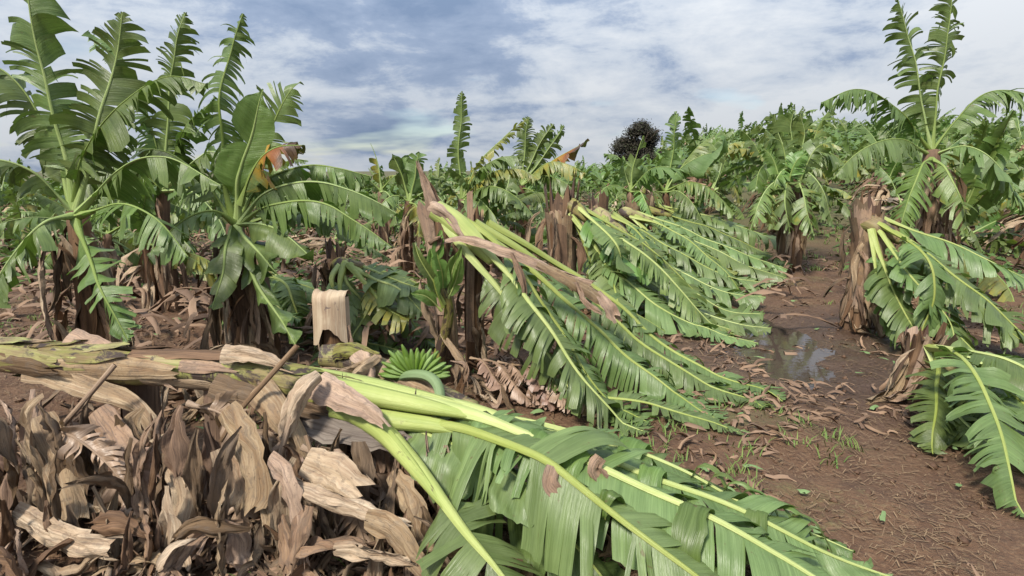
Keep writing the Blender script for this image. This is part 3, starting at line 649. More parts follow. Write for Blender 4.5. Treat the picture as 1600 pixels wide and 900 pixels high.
def build_second_stem():
    rd = random.Random(8)
    r = thing('broken_banana_stem', 'broken brown banana stem lying behind, carrying a hand of small green bananas', 'banana stem', at(-.9, 3.0))
    g = Geo(); tube(g, PL([(505, 556, 3.05), (545, 560, 3.02), (600, 585, 2.95), (660, 612, 2.87), (740, 645, 2.75)]), [.06, .075, .078, .072, .055], n=16, seg=24, lump=.14, inner=1); part('pseudostem', g, ['stem', 'hollow'], r)
    for pts, wd, ro, m, sd in [([(560, 548, 2.92), (572, 570, 2.85), (580, 600, 2.8)], .12, 1.5, 'pink', 1), ([(600, 568, 2.86), (640, 590, 2.8), (690, 620, 2.72)], .14, 1.8, 'dry', 2), ([(640, 600, 2.8), (690, 620, 2.74), (735, 640, 2.7)], .1, 1.6, 'dry', 8),
                               ([(595, 555, 2.9), (540, 575, 2.8), (480, 578, 2.75), (440, 570, 2.72)], .05, 2.6, 'dry', 3), ([(590, 556, 2.88), (545, 590, 2.76), (500, 605, 2.7)], .06, 2.0, 'dry', 4), ([(520, 548, 2.98), (550, 545, 2.95), (590, 556, 2.9)], .13, 1.6, 'stem', 5)]:
        g = Geo(); sheet(g, PL(pts), lambda t: wd * (1 - .5 * t), ro, 300 + sd, nw=7, side=(.1, -.7, .7), amp=.022, rag=.04); part('dry_sheath', g, m, r)
    # bent flower stalk and the hand of fruit
    g = Geo(); tube(g, PL([(615, 592, 2.84), (640, 586, 2.8), (668, 588, 2.74), (684, 603, 2.68), (688, 632, 2.62), (682, 665, 2.58)]), [.022, .026, .027, .026, .026, .022], n=10, seg=22, lump=.05, hint=(0, -1, 0)); part('flower_stalk', g, 'stalk', r)
    c = P(650, 588, 2.82); hand = Geo(); tube(hand, [c + V((-.04, .01, -.01)), c + V((.0, .0, .0)), c + V((.04, .01, -.01))], [.014, .02, .014], n=8); hd = part('banana_hand', hand, 'stalk', r)
    for row, (n, l, ln) in enumerate([(16, .16, .1), (14, .135, .32)]):
        for i in range(n):
            a = R(8 + 168 * i / (n - 1)) if row == 0 else R(2 + 176 * i / (n - 1))
            rad = V((math.cos(a), 0, math.sin(a))); out = V((0, -1, 0)) if row else V((0, .35, 0)); l2 = l * rd.uniform(.82, 1.08); a += rd.gauss(0, .03)
            s = c + V((math.cos(a) * .035, 0, math.sin(a) * .012))
            pts = [s, s + (rad + out * ln * .5).normalized() * l2 * .35, s + (rad + out * ln * .35).normalized() * l2 * .72, s + (rad + out * ln * .1).normalized() * l2]
            g = Geo(); tube(g, pts, [.007, .0145, .0175, .017, .013, .0045], n=7, seg=8, hint=(0, -1, .01)); o = part('banana', g, 'fruit', hd, r)
    r2 = thing('banana_stump', 'pale tan cut banana stump with a folded-over top above a dark hollow', 'stump', at(-1.16, 3.62))
    b = r2.location; W = .108; g = Geo(); rows = []
    # back and side wall: an open tube; front flap folded down from its top
    for i in range(10):
        z = -.05 + .85 * i / 9; row = []
        for j in range(13):
            a = R(-40 + 260 * j / 12); rr = W * (1 + .10 * noise.noise((a, z * 4, 2)) + .05 * noise.noise((a * 4, z * 9, 2)))
            row.append(g.vert(b + V((math.cos(a) * rr, math.sin(a) * rr * .8, z)), (j / 12, z)))
        rows.append(row)
    g.grid(rows); part('sheath_wall', g, 'cream', r2)
    g = Geo(); rows = []
    for i in range(15):
        t = i / 14; row = []
        if t < .35: y_, z_ = .8 * W * math.cos(t / .35 * math.pi), .80 + .04 * math.sin(t / .35 * math.pi)
        else: y_, z_ = -.86 * W - .02 * (t - .35), .80 - (t - .35) / .65 * .30
        for j in range(13):
            u = j / 12 - .5; arch = max(0, 1 - (u / .36) ** 2) * (.11 + .03 * noise.noise((u * 9, 3, 1))) * sstep(.5, 1, t)
            row.append(g.vert(b + V((u * 2.06 * W * (1 - .06 * math.sin(t * 3)), y_ * (1 - .3 * (2 * u) ** 2) - .006, z_ + arch + .022 * noise.noise((u * 4, t * 4, 1)) + .01 * noise.noise((u * 13, t * 9, 1)))), (j / 12, t * .5)))
        rows.append(row)
    g.grid(rows); part('folded_flap', g, 'cream', r2)
    g = Geo(); tube(g, [b + V((0, .0, -.03)), b + V((0, .0, .3)), b + V((0, .02, .66))], [.1, .094, .07], n=12, lump=.1); part('inner_core', g, 'stem_brown', r2)
    g = Geo(); sheet(g, [b + V((.1, -.07, .62)), b + V((.115, -.08, .45)), b + V((.12, -.1, .2))], lambda t: .05, 1.2, 5, side=(0, -1, 0)); part('dry_sheath', g, 'pink', r2)
build_second_stem()

# ------------------------------------------------------------------ 2. the felled plant in the middle
def build_middle():
    rd = random.Random(21); b = at(-.52, 4.25)
    r = thing('felled_banana_plant', 'snapped banana plant in the middle with a brown spike standing at its break', 'banana plant', b)
    stump(r, [at(-.50, 4.2, -.05), P(697, 500, 4.2), P(685, 420, 4.2), P(679, 345, 4.2)], [.085, .078, .07, .055], 51, jag=.03, flaps=5)
    for pts, wd, ro, m, sd in [([(684, 350, 4.16), (676, 320, 4.14), (663, 285, 4.14), (652, 255, 4.14)], .12, 1.6, 'pink', 1), ([(690, 345, 4.18), (682, 315, 4.18), (670, 290, 4.17), (660, 270, 4.16)], .1, 1.6, 'stem_brown', 2),
                               ([(668, 322, 4.08), (685, 328, 4.02), (705, 345, 4.0), (725, 372, 3.97)], .13, 2.4, 'pink', 3), ([(690, 345, 4.05), (690, 380, 4.02), (695, 430, 4.0)], .12, 2.0, 'stem_brown', 4), ([(705, 350, 4.08), (712, 385, 4.02), (700, 420, 4.0)], .07, 1.5, 'dry_dark', 6)]:
        g = Geo(); sheet(g, PL(pts), lambda t: wd * (1 - .75 * t ** 1.2), ro, 400 + sd, nw=7, side=(0, -1, .2), amp=.015, rag=.03); part('dry_sheath', g, m, r)
    g = Geo(); tube(g, PL([(680, 328, 4.13), (705, 345, 4.1), (735, 372, 4.05), (770, 408, 3.97)]), [.075, .085, .072, .04], n=14, seg=14, lump=.08); part('pseudostem', g, 'stem_clean', r)
    kw = dict(nv=8, cs=.02, tear=.036, block=.16, lift=.10, ribn=8, partial=.35, curl=.5, pinch=.35)
    add_leaf(r, PL([(690, 335, 4.15), (740, 372, 4.03), (790, 430, 3.88), (860, 522, 3.63), (930, 615, 3.43), (985, 680, 3.3), (1012, 706, 3.25)]), .30, 31, 'fresh', f0=.3, phi=(-22, 4), droop=1.9, twist=.6, rib=.023, up=(.25, -.3, 1), **kw)
    add_leaf(r, PL([(700, 335, 4.2), (765, 372, 4.08), (820, 440, 3.93), (870, 510, 3.83), (920, 585, 3.68), (970, 650, 3.53), (1015, 692, 3.38)]), .34, 32, 'fresh', f0=.25, phi=(-24, 0), droop=1.8, twist=.65, rib=.023, up=(.4, -.2, 1), **kw)
    add_leaf(r, PL([(690, 345, 4.1), (735, 402, 3.98), (790, 472, 3.83), (850, 547, 3.68), (890, 605, 3.56)]), .26, 33, 'fresh', f0=.35, phi=(5, 30), droop=1.8, twist=.4, rib=.022, up=(-.2, -.3, 1), **kw)
    add_leaf(r, PL([(720, 350, 4.2), (800, 400, 4.22), (880, 465, 4.15), (960, 538, 4.0), (1040, 608, 3.8), (1095, 650, 3.52), (1125, 672, 3.38)]), .32, 34, 'fresh', f0=.3, phi=(-15, 8), droop=1.9, twist=.35, rib=.020, up=(.1, -.5, 1), **kw)
    add_leaf(r, PL([(740, 350, 4.3), (840, 410, 4.38), (920, 465, 4.33), (1000, 532, 4.18), (1080, 588, 4.02), (1150, 627, 3.8), (1192, 648, 3.58)]), .30, 35, 'fresh', f0=.35, phi=(-12, 10), droop=1.9, twist=.3, rib=.020, up=(.1, -.5, 1), **kw)
    add_leaf(r, PL([(760, 350, 4.4), (880, 420, 4.55), (960, 472, 4.53), (1030, 530, 4.4), (1110, 582, 4.18), (1180, 617, 3.93), (1222, 637, 3.7)]), .28, 36, 'fresh', f0=.4, phi=(-12, 10), droop=1.9, twist=.25, rib=.020, up=(.1, -.4, 1), **kw)
    add_leaf(r, PL([(890, 600, 3.75), (985, 642, 3.58), (1060, 668, 3.42), (1120, 685, 3.3), (1168, 697, 3.2)]), .12, 37, 'fresh', f0=.05, phi=(-15, 5), droop=2, twist=.3, rib=.018, up=(0, -.2, 1), nv=6, cs=.022, tear=.03, lift=.08)
    add_leaf(r, PL([(760, 380, 4.3), (860, 430, 4.6), (920, 450, 4.7), (990, 490, 4.6), (1040, 520, 4.5)]), .3, 38, 'fresh', f0=.3, phi=(0, 15), droop=.9, twist=.2, rib=.012, nv=7, cs=.03, tear=.12)
    # dry brown leaf draped over the petioles
    for pts, wd, m, sd in [([(678, 380, 3.95), (720, 372, 3.9), (780, 388, 3.85), (840, 412, 3.85), (900, 435, 3.9), (925, 442, 3.92)], .085, 'pink', 1), ([(840, 410, 3.84), (900, 440, 3.88), (950, 470, 3.95), (968, 500, 3.95)], .12, 'dry', 2), ([(800, 395, 3.82), (815, 430, 3.8), (822, 470, 3.78)], .06, 'pink', 3), ([(900, 440, 3.86), (915, 470, 3.83), (940, 490, 3.82)], .05, 'pink', 4),
                           ([(935, 455, 3.95), (950, 475, 3.9), (965, 500, 3.9)], .13, 'pink', 5), ([(690, 378, 3.98), (676, 385, 3.95), (690, 370, 3.9)], .08, 'pink', 6), ([(690, 540, 4.1), (665, 480, 4.05), (660, 440, 4.05)], .06, 'dry', 7), ([(690, 520, 4.0), (720, 560, 3.95), (730, 600, 3.9)], .08, 'dry', 8)]:
        g = Geo(); sheet(g, PL(pts), lambda t: wd * (.5 + .5 * math.sin(t * 3.0)), 1.6, 420 + sd, nw=6, side=(.2, -.6, .7), amp=.022, rag=.04); part('dry_leaf', g, m, r)
    # dead leaves round its foot
    for k in range(34):
        s = at(-.45 + rd.gauss(.15, .3), 4.05 + rd.gauss(-.1, .2), rd.uniform(.03, .3)); dry_leaf(r, rd, s, (rd.gauss(.5, .6), rd.gauss(-.2, .5), rd.uniform(-.3, .4)), rd.uniform(.2, .5), rd.uniform(.03, .08), grav=rd.uniform(.4, 1.2), m=rd.choice(('dry', 'dry_dark', 'pink', 'stem_brown')))
    for k in range(6):
        s = at(-.3 + .1 * k, 4.0 - .05 * k, .25); lam, rb = leaf([s, s + V((.1, -.08, .0)), s + V((.22, -.2, -.12)), s + V((.35, -.28, -.24))], .1, 500 + k, tear=.02, pinch=.6, twist=1.0, droop=2, nv=5, cs=.03, rib=.008); part('dry_leaf', merge(lam, rb), ['dead', 'rib_dead'], r)
    # green suckers that grow at its foot
    r3 = thing('banana_sucker', 'small green banana sucker with upright narrow leaves beside the snapped brown stem', 'banana sucker', at(-.62, 4.05))
    g = Geo(); tube(g, [at(-.62, 4.05, -.04), P(700, 500, 4.02), P(694, 450, 4.0)], [.055, .045, .03], n=10, lump=.1); part('pseudostem', g, 'stem', r3)
    for k, (pts, wd, m) in enumerate([([(694, 470, 4.0), (690, 430, 3.97), (682, 395, 3.95), (690, 360, 3.95)], .07, 'bright'), ([(696, 470, 4.0), (706, 420, 3.95), (722, 385, 3.93)], .06, 'bright'), ([(694, 475, 3.98), (676, 440, 3.9), (658, 405, 3.87), (650, 380, 3.9)], .06, 'deep'), ([(698, 470, 4.0), (715, 440, 3.94), (724, 405, 3.9)], .055, 'bright'), ([(692, 480, 3.96), (680, 450, 3.9), (672, 390, 3.88)], .06, 'bright'), ([(690, 485, 3.97), (665, 465, 3.9), (640, 460, 3.85)], .06, 'bright')]):
        add_leaf(r3, PL(pts), wd, 540 + k, m, f0=.15, tear=.25, phi=(-30, -5), droop=.3, twist=.1, up=(.1, -1, .2), rib=.007, nv=4, cs=.04)
    r4 = thing('banana_stump', 'tall brown banana stump standing behind the snapped stem, its top split and dry', 'stump', at(-.3, 4.55))
    stump(r4, [at(-.3, 4.55, -.05), P(741, 480, 4.5), P(742, 400, 4.5), P(741, 335, 4.5)], [.085, .075, .07, .055], 61, jag=.08, flaps=6)
    for k in range(7): dry_leaf(r4, rd, P(740 + rd.gauss(0, 10), rd.uniform(420, 520), 4.42), (rd.gauss(.4, .5), -.5, .1), rd.uniform(.25, .5), rd.uniform(.04, .09))
build_middle()

# ------------------------------------------------------------------ 3. felled plants further along the row
def felled(label, base, stump_pts, stump_r, leaves, seed, m='fresh', dead=24, extra=()):
    rd = random.Random(seed); r = thing('felled_banana_plant', label, 'banana plant', base)
    stump(r, stump_pts, stump_r, seed, jag=.13, flaps=15, flapm=('stem_brown', 'dry', 'pink', 'dry_dark'))
    top = stump_pts[-1]
    ext = []
    for k in range(5):
        e = leaves[k % len(leaves)]; a, b = e[0][0], e[0][-1]; f = rd.uniform(.45, .8); q = a.lerp(b, f) + V((rd.gauss(0, .35), rd.gauss(0, .3), 0)); q.z = ground(q.x, q.y) + rd.uniform(.08, .3)
        mid_ = a.lerp(q, .5) + V((rd.gauss(0, .12), rd.gauss(0, .12), rd.uniform(.0, .2))); ext.append((([a, mid_, q, q + (q - mid_) * .5 + V((rd.gauss(0, .12), rd.gauss(0, .1), -.08))]), e[1] * rd.uniform(.6, .95), .2, rd.choice(('fresh', 'pale', 'far', 'fresh', 'deep'))))
    for k, e in enumerate(list(leaves) + ext):
        pts, wd, f0 = e[0], e[1], e[2]; mt = e[3] if len(e) > 3 else m
        add_leaf(r, pts, wd, seed * 10 + k, mt, f0=f0, tear=.05, block=.08, phi=(-14, 10), droop=1.7, twist=.55, rib=.019, up=(.15, -.35, 1), nv=6, cs=.04, ribn=6, lift=.12, pinch=.4)
    a, b = leaves[0][0][0], leaves[0][0][1]
    g = Geo(); tube(g, [top + V((-.02, .05, -.12)), a.lerp(b, .0) + V((0, 0, -.04)), a.lerp(b, .8)], [stump_r[-1] * .9, .09, .045], n=11, lump=.12); part('pseudostem', g, 'stem', r)
    for k in range(dead):
        q = stump_pts[0].lerp(top, rd.uniform(.15, 1)); dry_leaf(r, rd, q + V((rd.gauss(0, .1), -.08 + rd.gauss(0, .08), 0)), (rd.gauss(.2, .6), rd.gauss(-.5, .4), rd.uniform(-.2, .3)), rd.uniform(.3, .75), rd.uniform(.05, .13), grav=rd.uniform(1, 2), m=rd.choice(('dry', 'dry_dark', 'pink', 'stem_brown')), seg=8)
    return r
felled('felled banana plant with a ragged thick brown stump and leaves reaching the puddle', at(.6, 6.4),
       [at(.6, 6.45, -.05), P(878, 380, 6.4), P(878, 305, 6.4)], [.15, .15, .13],
       [(PL([(895, 318, 6.35), (925, 350, 6.2), (970, 395, 6.05), (1020, 435, 5.95)]), .3, .1, 'bright'),
        (PL([(890, 335, 6.3), (930, 387, 6.1), (980, 441, 5.9), (1040, 487, 5.7), (1110, 517, 5.5), (1182, 536, 5.25)]), .36, .25, 'pale'),
        (PL([(905, 335, 6.4), (960, 395, 6.3), (1030, 452, 6.2), (1090, 487, 6.05), (1160, 507, 5.8), (1202, 512, 5.72)]), .36, .3, 'pale'),
        (PL([(900, 320, 6.5), (950, 360, 6.55), (1010, 405, 6.5), (1080, 455, 6.35), (1140, 485, 6.2), (1190, 490, 6.1)]), .36, .3),
        (PL([(900, 350, 6.3), (930, 420, 6.2), (960, 470, 6.1), (1000, 510, 6.0)]), .3, .3)], 71, dead=30)
felled('felled banana plant with leaves fanned just beyond the puddle, behind the ragged thick stump', at(1.2, 7.6),
       [at(1.15, 7.7, -.05), P(935, 360, 7.7), P(935, 318, 7.7)], [.13, .12, .1],
       [(PL([(945, 335, 7.4), (990, 378, 7.2), (1060, 422, 7.0), (1130, 455, 6.8), (1196, 464, 6.6)]), .4, .2, 'pale'),
        (PL([(950, 330, 7.8), (1010, 365, 7.8), (1080, 405, 7.65), (1140, 432, 7.5), (1205, 443, 7.4)]), .4, .2, 'pale'),
        (PL([(950, 345, 7.5), (980, 385, 7.4), (1030, 425, 7.3), (1090, 448, 7.2), (1150, 456, 7.0)]), .38, .25),
        (PL([(945, 340, 7.3), (970, 400, 7.2), (1010, 440, 7.1), (1050, 465, 6.9)]), .38, .25)], 72)
felled('felled banana plant with partly yellowed leaves, second last of the near row by the path', at(2.0, 8.8),
       [at(1.7, 8.9, -.05), P(985, 370, 8.9), P(988, 328, 8.9)], [.12, .11, .09],
       [(PL([(975, 328, 8.7), (1030, 352, 8.6), (1100, 382, 8.4), (1170, 417, 8.1), (1230, 433, 8.0)]), .42, .15, 'pale'),
        (PL([(985, 330, 8.8), (1050, 350, 8.7), (1120, 380, 8.5), (1180, 405, 8.3), (1228, 420, 8.2)]), .42, .15, 'pale'),
        (PL([(985, 340, 8.6), (1030, 375, 8.4), (1080, 400, 8.2), (1150, 430, 7.9)]), .42, .2, 'yellow')], 73)
felled('felled banana plant furthest along the near row, leaves heaped low by the path', at(2.4, 10),
       [at(2.2, 10.1, -.05), P(1010, 350, 10), P(1015, 315, 10)], [.12, .11, .09],
       [(PL([(1000, 322, 9.6), (1060, 342, 9.5), (1130, 365, 9.4), (1190, 392, 9.2), (1238, 415, 8.9)]), .45, .15),
        (PL([(1020, 320, 10.2), (1090, 333, 10.2), (1160, 355, 10), (1228, 382, 9.8)]), .45, .15, 'pale'),
        (PL([(1010, 325, 10.0), (1070, 350, 9.8), (1120, 375, 9.6), (1180, 400, 9.3)]), .45, .15, 'pale')], 74)
felled('felled banana plant at left centre, one yellow leaf among pale ones below a dark stump', at(-1.65, 5.3),
       [at(-1.62, 5.35, -.05), P(528, 460, 5.3), P(522, 415, 5.3), P(520, 395, 5.3)], [.1, .09, .08, .06],
       [(PL([(535, 410, 5.2), (575, 420, 5.1), (620, 438, 5.0), (662, 452, 4.95)]), .22, .25, 'pale'),
        (PL([(540, 412, 5.15), (580, 435, 5.0), (620, 450, 4.9), (660, 490, 4.85)]), .24, .3, 'pale'),
        (PL([(545, 415, 5.1), (575, 445, 4.95), (605, 480, 4.85), (640, 500, 4.75)]), .22, .4, 'yellow'),
        (PL([(540, 415, 5.3), (600, 425, 5.4), (650, 440, 5.4), (690, 470, 5.3)]), .24, .3)], 75, dead=30)
felled('felled banana plant at the left with pale torn leaves behind the cream stump', at(-2.6, 5.8),
       [at(-2.7, 5.85, -.05), P(385, 440, 5.85), P(388, 415, 5.85)], [.1, .09, .08],
       [(PL([(395, 420, 5.75), (430, 435, 5.6), (470, 445, 5.5), (505, 458, 5.4)]), .24, .2, 'pale'),
        (PL([(395, 428, 5.7), (425, 450, 5.55), (460, 470, 5.4), (492, 492, 5.3)]), .24, .25, 'pale'),
        (PL([(395, 425, 5.6), (415, 450, 5.4), (435, 480, 5.2), (470, 500, 5.1)]), .22, .25)], 76, dead=16)

# ------------------------------------------------------------------ 4. standing plants placed one by one
def standing(label, crown, base, rad, leaves, seed, m='deep', dead=6, stem_m='stem_brown', group=None, dl=(.3, .8)):
    rd = random.Random(seed); r = thing('banana_plant', label, 'banana plant', base, group)
    g = Geo(); tube(g, [base - V((0, 0, .06)), base.lerp(crown, .5) + V((rd.gauss(0, .03), 0, 0)), crown], [rad, rad * .85, rad * .5], n=12, lump=.12); part('pseudostem', g, stem_m, r)
    for k, e in enumerate(leaves):
        kw = dict(f0=.14, tear=.034, block=.16, phi=(5, 30), droop=1.2, twist=.6, rib=.018, nv=6, cs=.035, ribn=6, jit=13, pinch=.4, miss=.05, partial=.3, short=.2); kw.update(e[2] if len(e) > 2 else {})
        mt = kw.pop('m', m)
        add_leaf(r, e[0], e[1], seed * 13 + k, mt, rm='rib_far', **kw)
    for k in range(dead):
        q = base.lerp(crown, rd.uniform(.4, .95)); dry_leaf(r, rd, q + V((rd.gauss(0, .08), rd.gauss(-.05, .06), 0)), (rd.gauss(.1, .7), rd.gauss(-.3, .6), rd.uniform(-.1, .3)), rd.uniform(*dl), rd.uniform(.05, .12), grav=1.8, m=rd.choice(('dry', 'dry_dark', 'pink', 'stem_brown')), seg=8)
    return r
FU = (.15, -1, .15)
y0 = 4.6
standing('tall standing banana plant at the left, one upright tattered leaf, one half-dead orange leaf', P(368, 350, y0), at(-2.2, y0), .13, [
    (PL([(366, 350, 4.6), (350, 270, 4.6), (345, 180, 4.6), (358, 90, 4.65), (372, 40, 4.68), (379, 20, 4.7)]), .30, dict(phi=(15, 45), droop=2.6, up=FU, tear=.024, twist=.6, pinch=.6, block=.0, cs=.03, vein=(115, 75), short=.3)),
    (PL([(372, 345, 4.55), (376, 270, 4.5), (388, 215, 4.48), (404, 165, 4.5), (414, 138, 4.52)]), .2, dict(phi=(-12, 8), droop=.3, up=(.45, -1, .1), tear=.5, twist=.05, jit=3, short=.05, m='bright')),
    (PL([(376, 340, 4.7), (400, 240, 4.75), (430, 180, 4.75), (455, 140, 4.75), (470, 126, 4.75)]), .27, dict(phi=(0, 25), droop=1.0, up=(-.2, -1, .3), tear=.05, m='fresh', sides=(1, 1))),
    (PL([(378, 320, 4.5), (395, 262, 4.45), (425, 232, 4.35), (472, 228, 4.35)]), .27, dict(phi=(15, 35), droop=1.6, m='dying', tear=.04, up=(0, -.5, 1))),
    (PL([(378, 345, 4.6), (405, 290, 4.6), (470, 262, 4.6), (530, 262, 4.6), (580, 276, 4.6)]), .24, dict(phi=(40, 62), droop=2.0, tear=.045, up=(0, -.3, 1))),
    (PL([(378, 350, 4.5), (412, 305, 4.4), (480, 285, 4.35), (550, 295, 4.35), (622, 336, 4.35)]), .24, dict(phi=(38, 60), droop=2.0, tear=.045, up=(0, -.3, 1))),
    (PL([(378, 352, 4.5), (420, 322, 4.35), (500, 317, 4.2), (560, 345, 4.15), (612, 387, 4.1)]), .24, dict(phi=(38, 58), droop=2.0, tear=.04, up=(0, -.3, 1))),
    (PL([(378, 355, 4.7), (440, 335, 4.8), (510, 345, 4.8), (560, 370, 4.8), (608, 405, 4.7)]), .18, dict(phi=(30, 50), droop=1.8)),
    (PL([(372, 355, 4.5), (385, 375, 4.35), (405, 400, 4.2), (435, 432, 4.05)]), .2, dict(phi=(0, 15), droop=.7, tear=.35, up=(0, -.8, .6), f0=.08)),
    (PL([(376, 352, 4.5), (410, 350, 4.35), (450, 370, 4.25), (490, 405, 4.15)]), .17, dict(phi=(20, 35), droop=1.4, tear=.3)),
    (PL([(372, 362, 4.5), (395, 425, 4.3), (425, 482, 4.1), (464, 542, 3.9)]), .17, dict(phi=(5, 20), droop=.8, tear=.2, up=(0, -.8, .6), f0=.25)),
    (PL([(364, 350, 4.5), (335, 330, 4.4), (290, 345, 4.3), (230, 400, 4.2)]), .24, dict(phi=(30, 50), droop=1.8)),
    (PL([(362, 348, 4.6), (325, 290, 4.6), (265, 240, 4.6), (200, 230, 4.6)]), .25, dict(phi=(30, 50), droop=1.8)),
    (PL([(366, 358, 4.5), (352, 390, 4.3), (345, 430, 4.2), (330, 480, 4.1)]), .2, dict(phi=(5, 20), droop=.8, tear=.2, up=(0, -.8, .6)))], 81, dead=40, dl=(.4, 1.0))
standing('standing banana plant by the left edge with broad arching leaves over dry litter', P(120, 330, 4.0), at(-3.0, 4.0), .13, [
    (PL([(120, 330, 4.0), (130, 240, 3.95), (190, 160, 3.9), (260, 120, 3.9), (320, 130, 3.9)]), .3, dict(phi=(30, 50), droop=1.8)),
    (PL([(120, 330, 4.0), (90, 200, 4.0), (60, 80, 4.0), (40, -40, 4.0)]), .3, dict(phi=(0, 30), droop=1.6, up=FU)),
    (PL([(120, 330, 4.0), (150, 210, 4.0), (180, 100, 4.1), (190, 20, 4.1)]), .28, dict(phi=(0, 30), droop=1.6, up=FU)),
    (PL([(125, 335, 3.9), (180, 270, 3.8), (260, 250, 3.7), (340, 290, 3.6)]), .28, dict(phi=(35, 55), droop=1.8)),
    (PL([(125, 340, 3.9), (180, 320, 3.7), (240, 340, 3.55), (290, 400, 3.45)]), .26, dict(phi=(25, 45), droop=1.6)),
    (PL([(120, 345, 3.9), (140, 400, 3.7), (170, 460, 3.5), (200, 530, 3.4)]), .2, dict(phi=(5, 20), droop=.8, up=(0, -.8, .6))),
    (PL([(115, 335, 4.0), (50, 270, 3.9), (-30, 250, 3.8), (-100, 300, 3.7)]), .28, dict(phi=(35, 55), droop=1.8)),
    (PL([(115, 340, 3.9), (70, 350, 3.7), (20, 400, 3.6), (-20, 470, 3.5)]), .26, dict(phi=(25, 45), droop=1.6)),
    (PL([(115, 330, 4.0), (70, 190, 4.1), (0, 110, 4.1), (-80, 100, 4.1)]), .28, dict(phi=(30, 50), droop=1.8))], 82, dead=22, dl=(.4, 1.0))
standing('standing banana plant at far left behind the edge one, leaves bent by the wind', P(255, 290, 6.6), at(-4.0, 6.6), .12, [
    (PL([(255, 290, 6.6), (262, 180, 6.6), (275, 80, 6.6), (290, 20, 6.6)]), .32, dict(phi=(5, 35), droop=1.8, up=FU)),
    (PL([(255, 290, 6.6), (230, 180, 6.6), (190, 90, 6.6), (140, 50, 6.6)]), .32, dict(phi=(20, 45), droop=1.8)),
    (PL([(255, 290, 6.6), (290, 200, 6.6), (330, 160, 6.6), (335, 150, 6.6)]), .3, dict(phi=(20, 45), droop=1.8)),
    (PL([(255, 300, 6.5), (310, 250, 6.4), (340, 240, 6.4), (420, 290, 6.3)]), .3, dict(phi=(35, 55), droop=1.8)),
    (PL([(255, 300, 6.5), (300, 300, 6.3), (340, 340, 6.2), (370, 400, 6.1)]), .3, dict(phi=(25, 45), droop=1.8)),
    (PL([(255, 300, 6.5), (210, 260, 6.4), (150, 270, 6.3), (100, 330, 6.2)]), .3, dict(phi=(35, 55), droop=1.8))], 83, dead=14)
standing('standing banana plant at the centre with one tall narrow leaf upright against the sky', P(722, 312, 9), at(-.75, 9), .13, [
    (PL([(722, 310, 9), (717, 240, 9), (720, 180, 9), (724, 142, 9)]), .2, dict(phi=(20, 50), droop=1.8, up=FU, tear=.07, m='fresh', twist=.5)),
    (PL([(724, 310, 9), (748, 255, 9), (785, 215, 9), (825, 186, 9)]), .26, dict(phi=(5, 30), droop=1.2, m='yellow')),
    (PL([(724, 312, 9), (748, 268, 8.9), (780, 246, 8.8), (812, 244, 8.8)]), .32, dict(phi=(20, 40), droop=1.6, m='fresh')),
    (PL([(724, 312, 9), (765, 272, 8.8), (810, 265, 8.7), (842, 280, 8.6)]), .3, dict(phi=(25, 45), droop=1.6, m='yellow')),
    (PL([(724, 315, 9), (760, 292, 8.7), (800, 305, 8.5), (835, 340, 8.4)]), .34, dict(phi=(20, 40), droop=1.6)),
    (PL([(724, 315, 9), (745, 310, 8.7), (770, 335, 8.5), (785, 370, 8.4)]), .32, dict(phi=(15, 30), droop=1.2, tear=.4)),
    (PL([(720, 315, 9), (700, 290, 8.9), (690, 275, 8.9), (675, 300, 8.9)]), .28, dict(phi=(15, 30), droop=1.2)),
    (PL([(720, 315, 9), (740, 330, 8.6), (750, 370, 8.4), (745, 410, 8.3)]), .3, dict(phi=(15, 30), droop=1.2))], 84, dead=10)
standing('standing banana plant right of centre, several torn upright leaves and one orange', P(815, 290, 11), at(.2, 11), .14, [
    (PL([(815, 290, 11), (820, 240, 11), (822, 205, 11), (826, 183, 11)]), .26, dict(phi=(15, 45), droop=1.8, up=FU)),
    (PL([(815, 290, 11), (835, 240, 11), (850, 212, 11), (864, 194, 11)]), .28, dict(phi=(15, 45), droop=1.8, up=FU)),
    (PL([(815, 290, 11), (848, 245, 11), (868, 215, 11), (880, 197, 11)]), .28, dict(phi=(15, 45), droop=1.6, up=FU)),
    (PL([(815, 290, 11), (860, 255, 10.9), (890, 235, 10.8), (922, 220, 10.8)]), .26, dict(phi=(10, 30), droop=1.2, m='dying', tear=.3)),
    (PL([(815, 292, 11), (850, 258, 10.8), (880, 255, 10.7), (915, 270, 10.6)]), .34, dict(phi=(30, 50), droop=1.8, m='yellow')),
    (PL([(815, 292, 11), (845, 275, 10.8), (880, 285, 10.6), (905, 310, 10.5)]), .34, dict(phi=(30, 50), droop=1.8)),
    (PL([(813, 292, 11), (800, 270, 10.8), (790, 300, 10.6), (785, 330, 10.6)]), .32, dict(phi=(20, 40), droop=1.4)),
    (PL([(815, 295, 11), (835, 300, 10.7), (850, 330, 10.5), (855, 360, 10.4)]), .34, dict(phi=(20, 40), droop=1.4))], 85, dead=10)
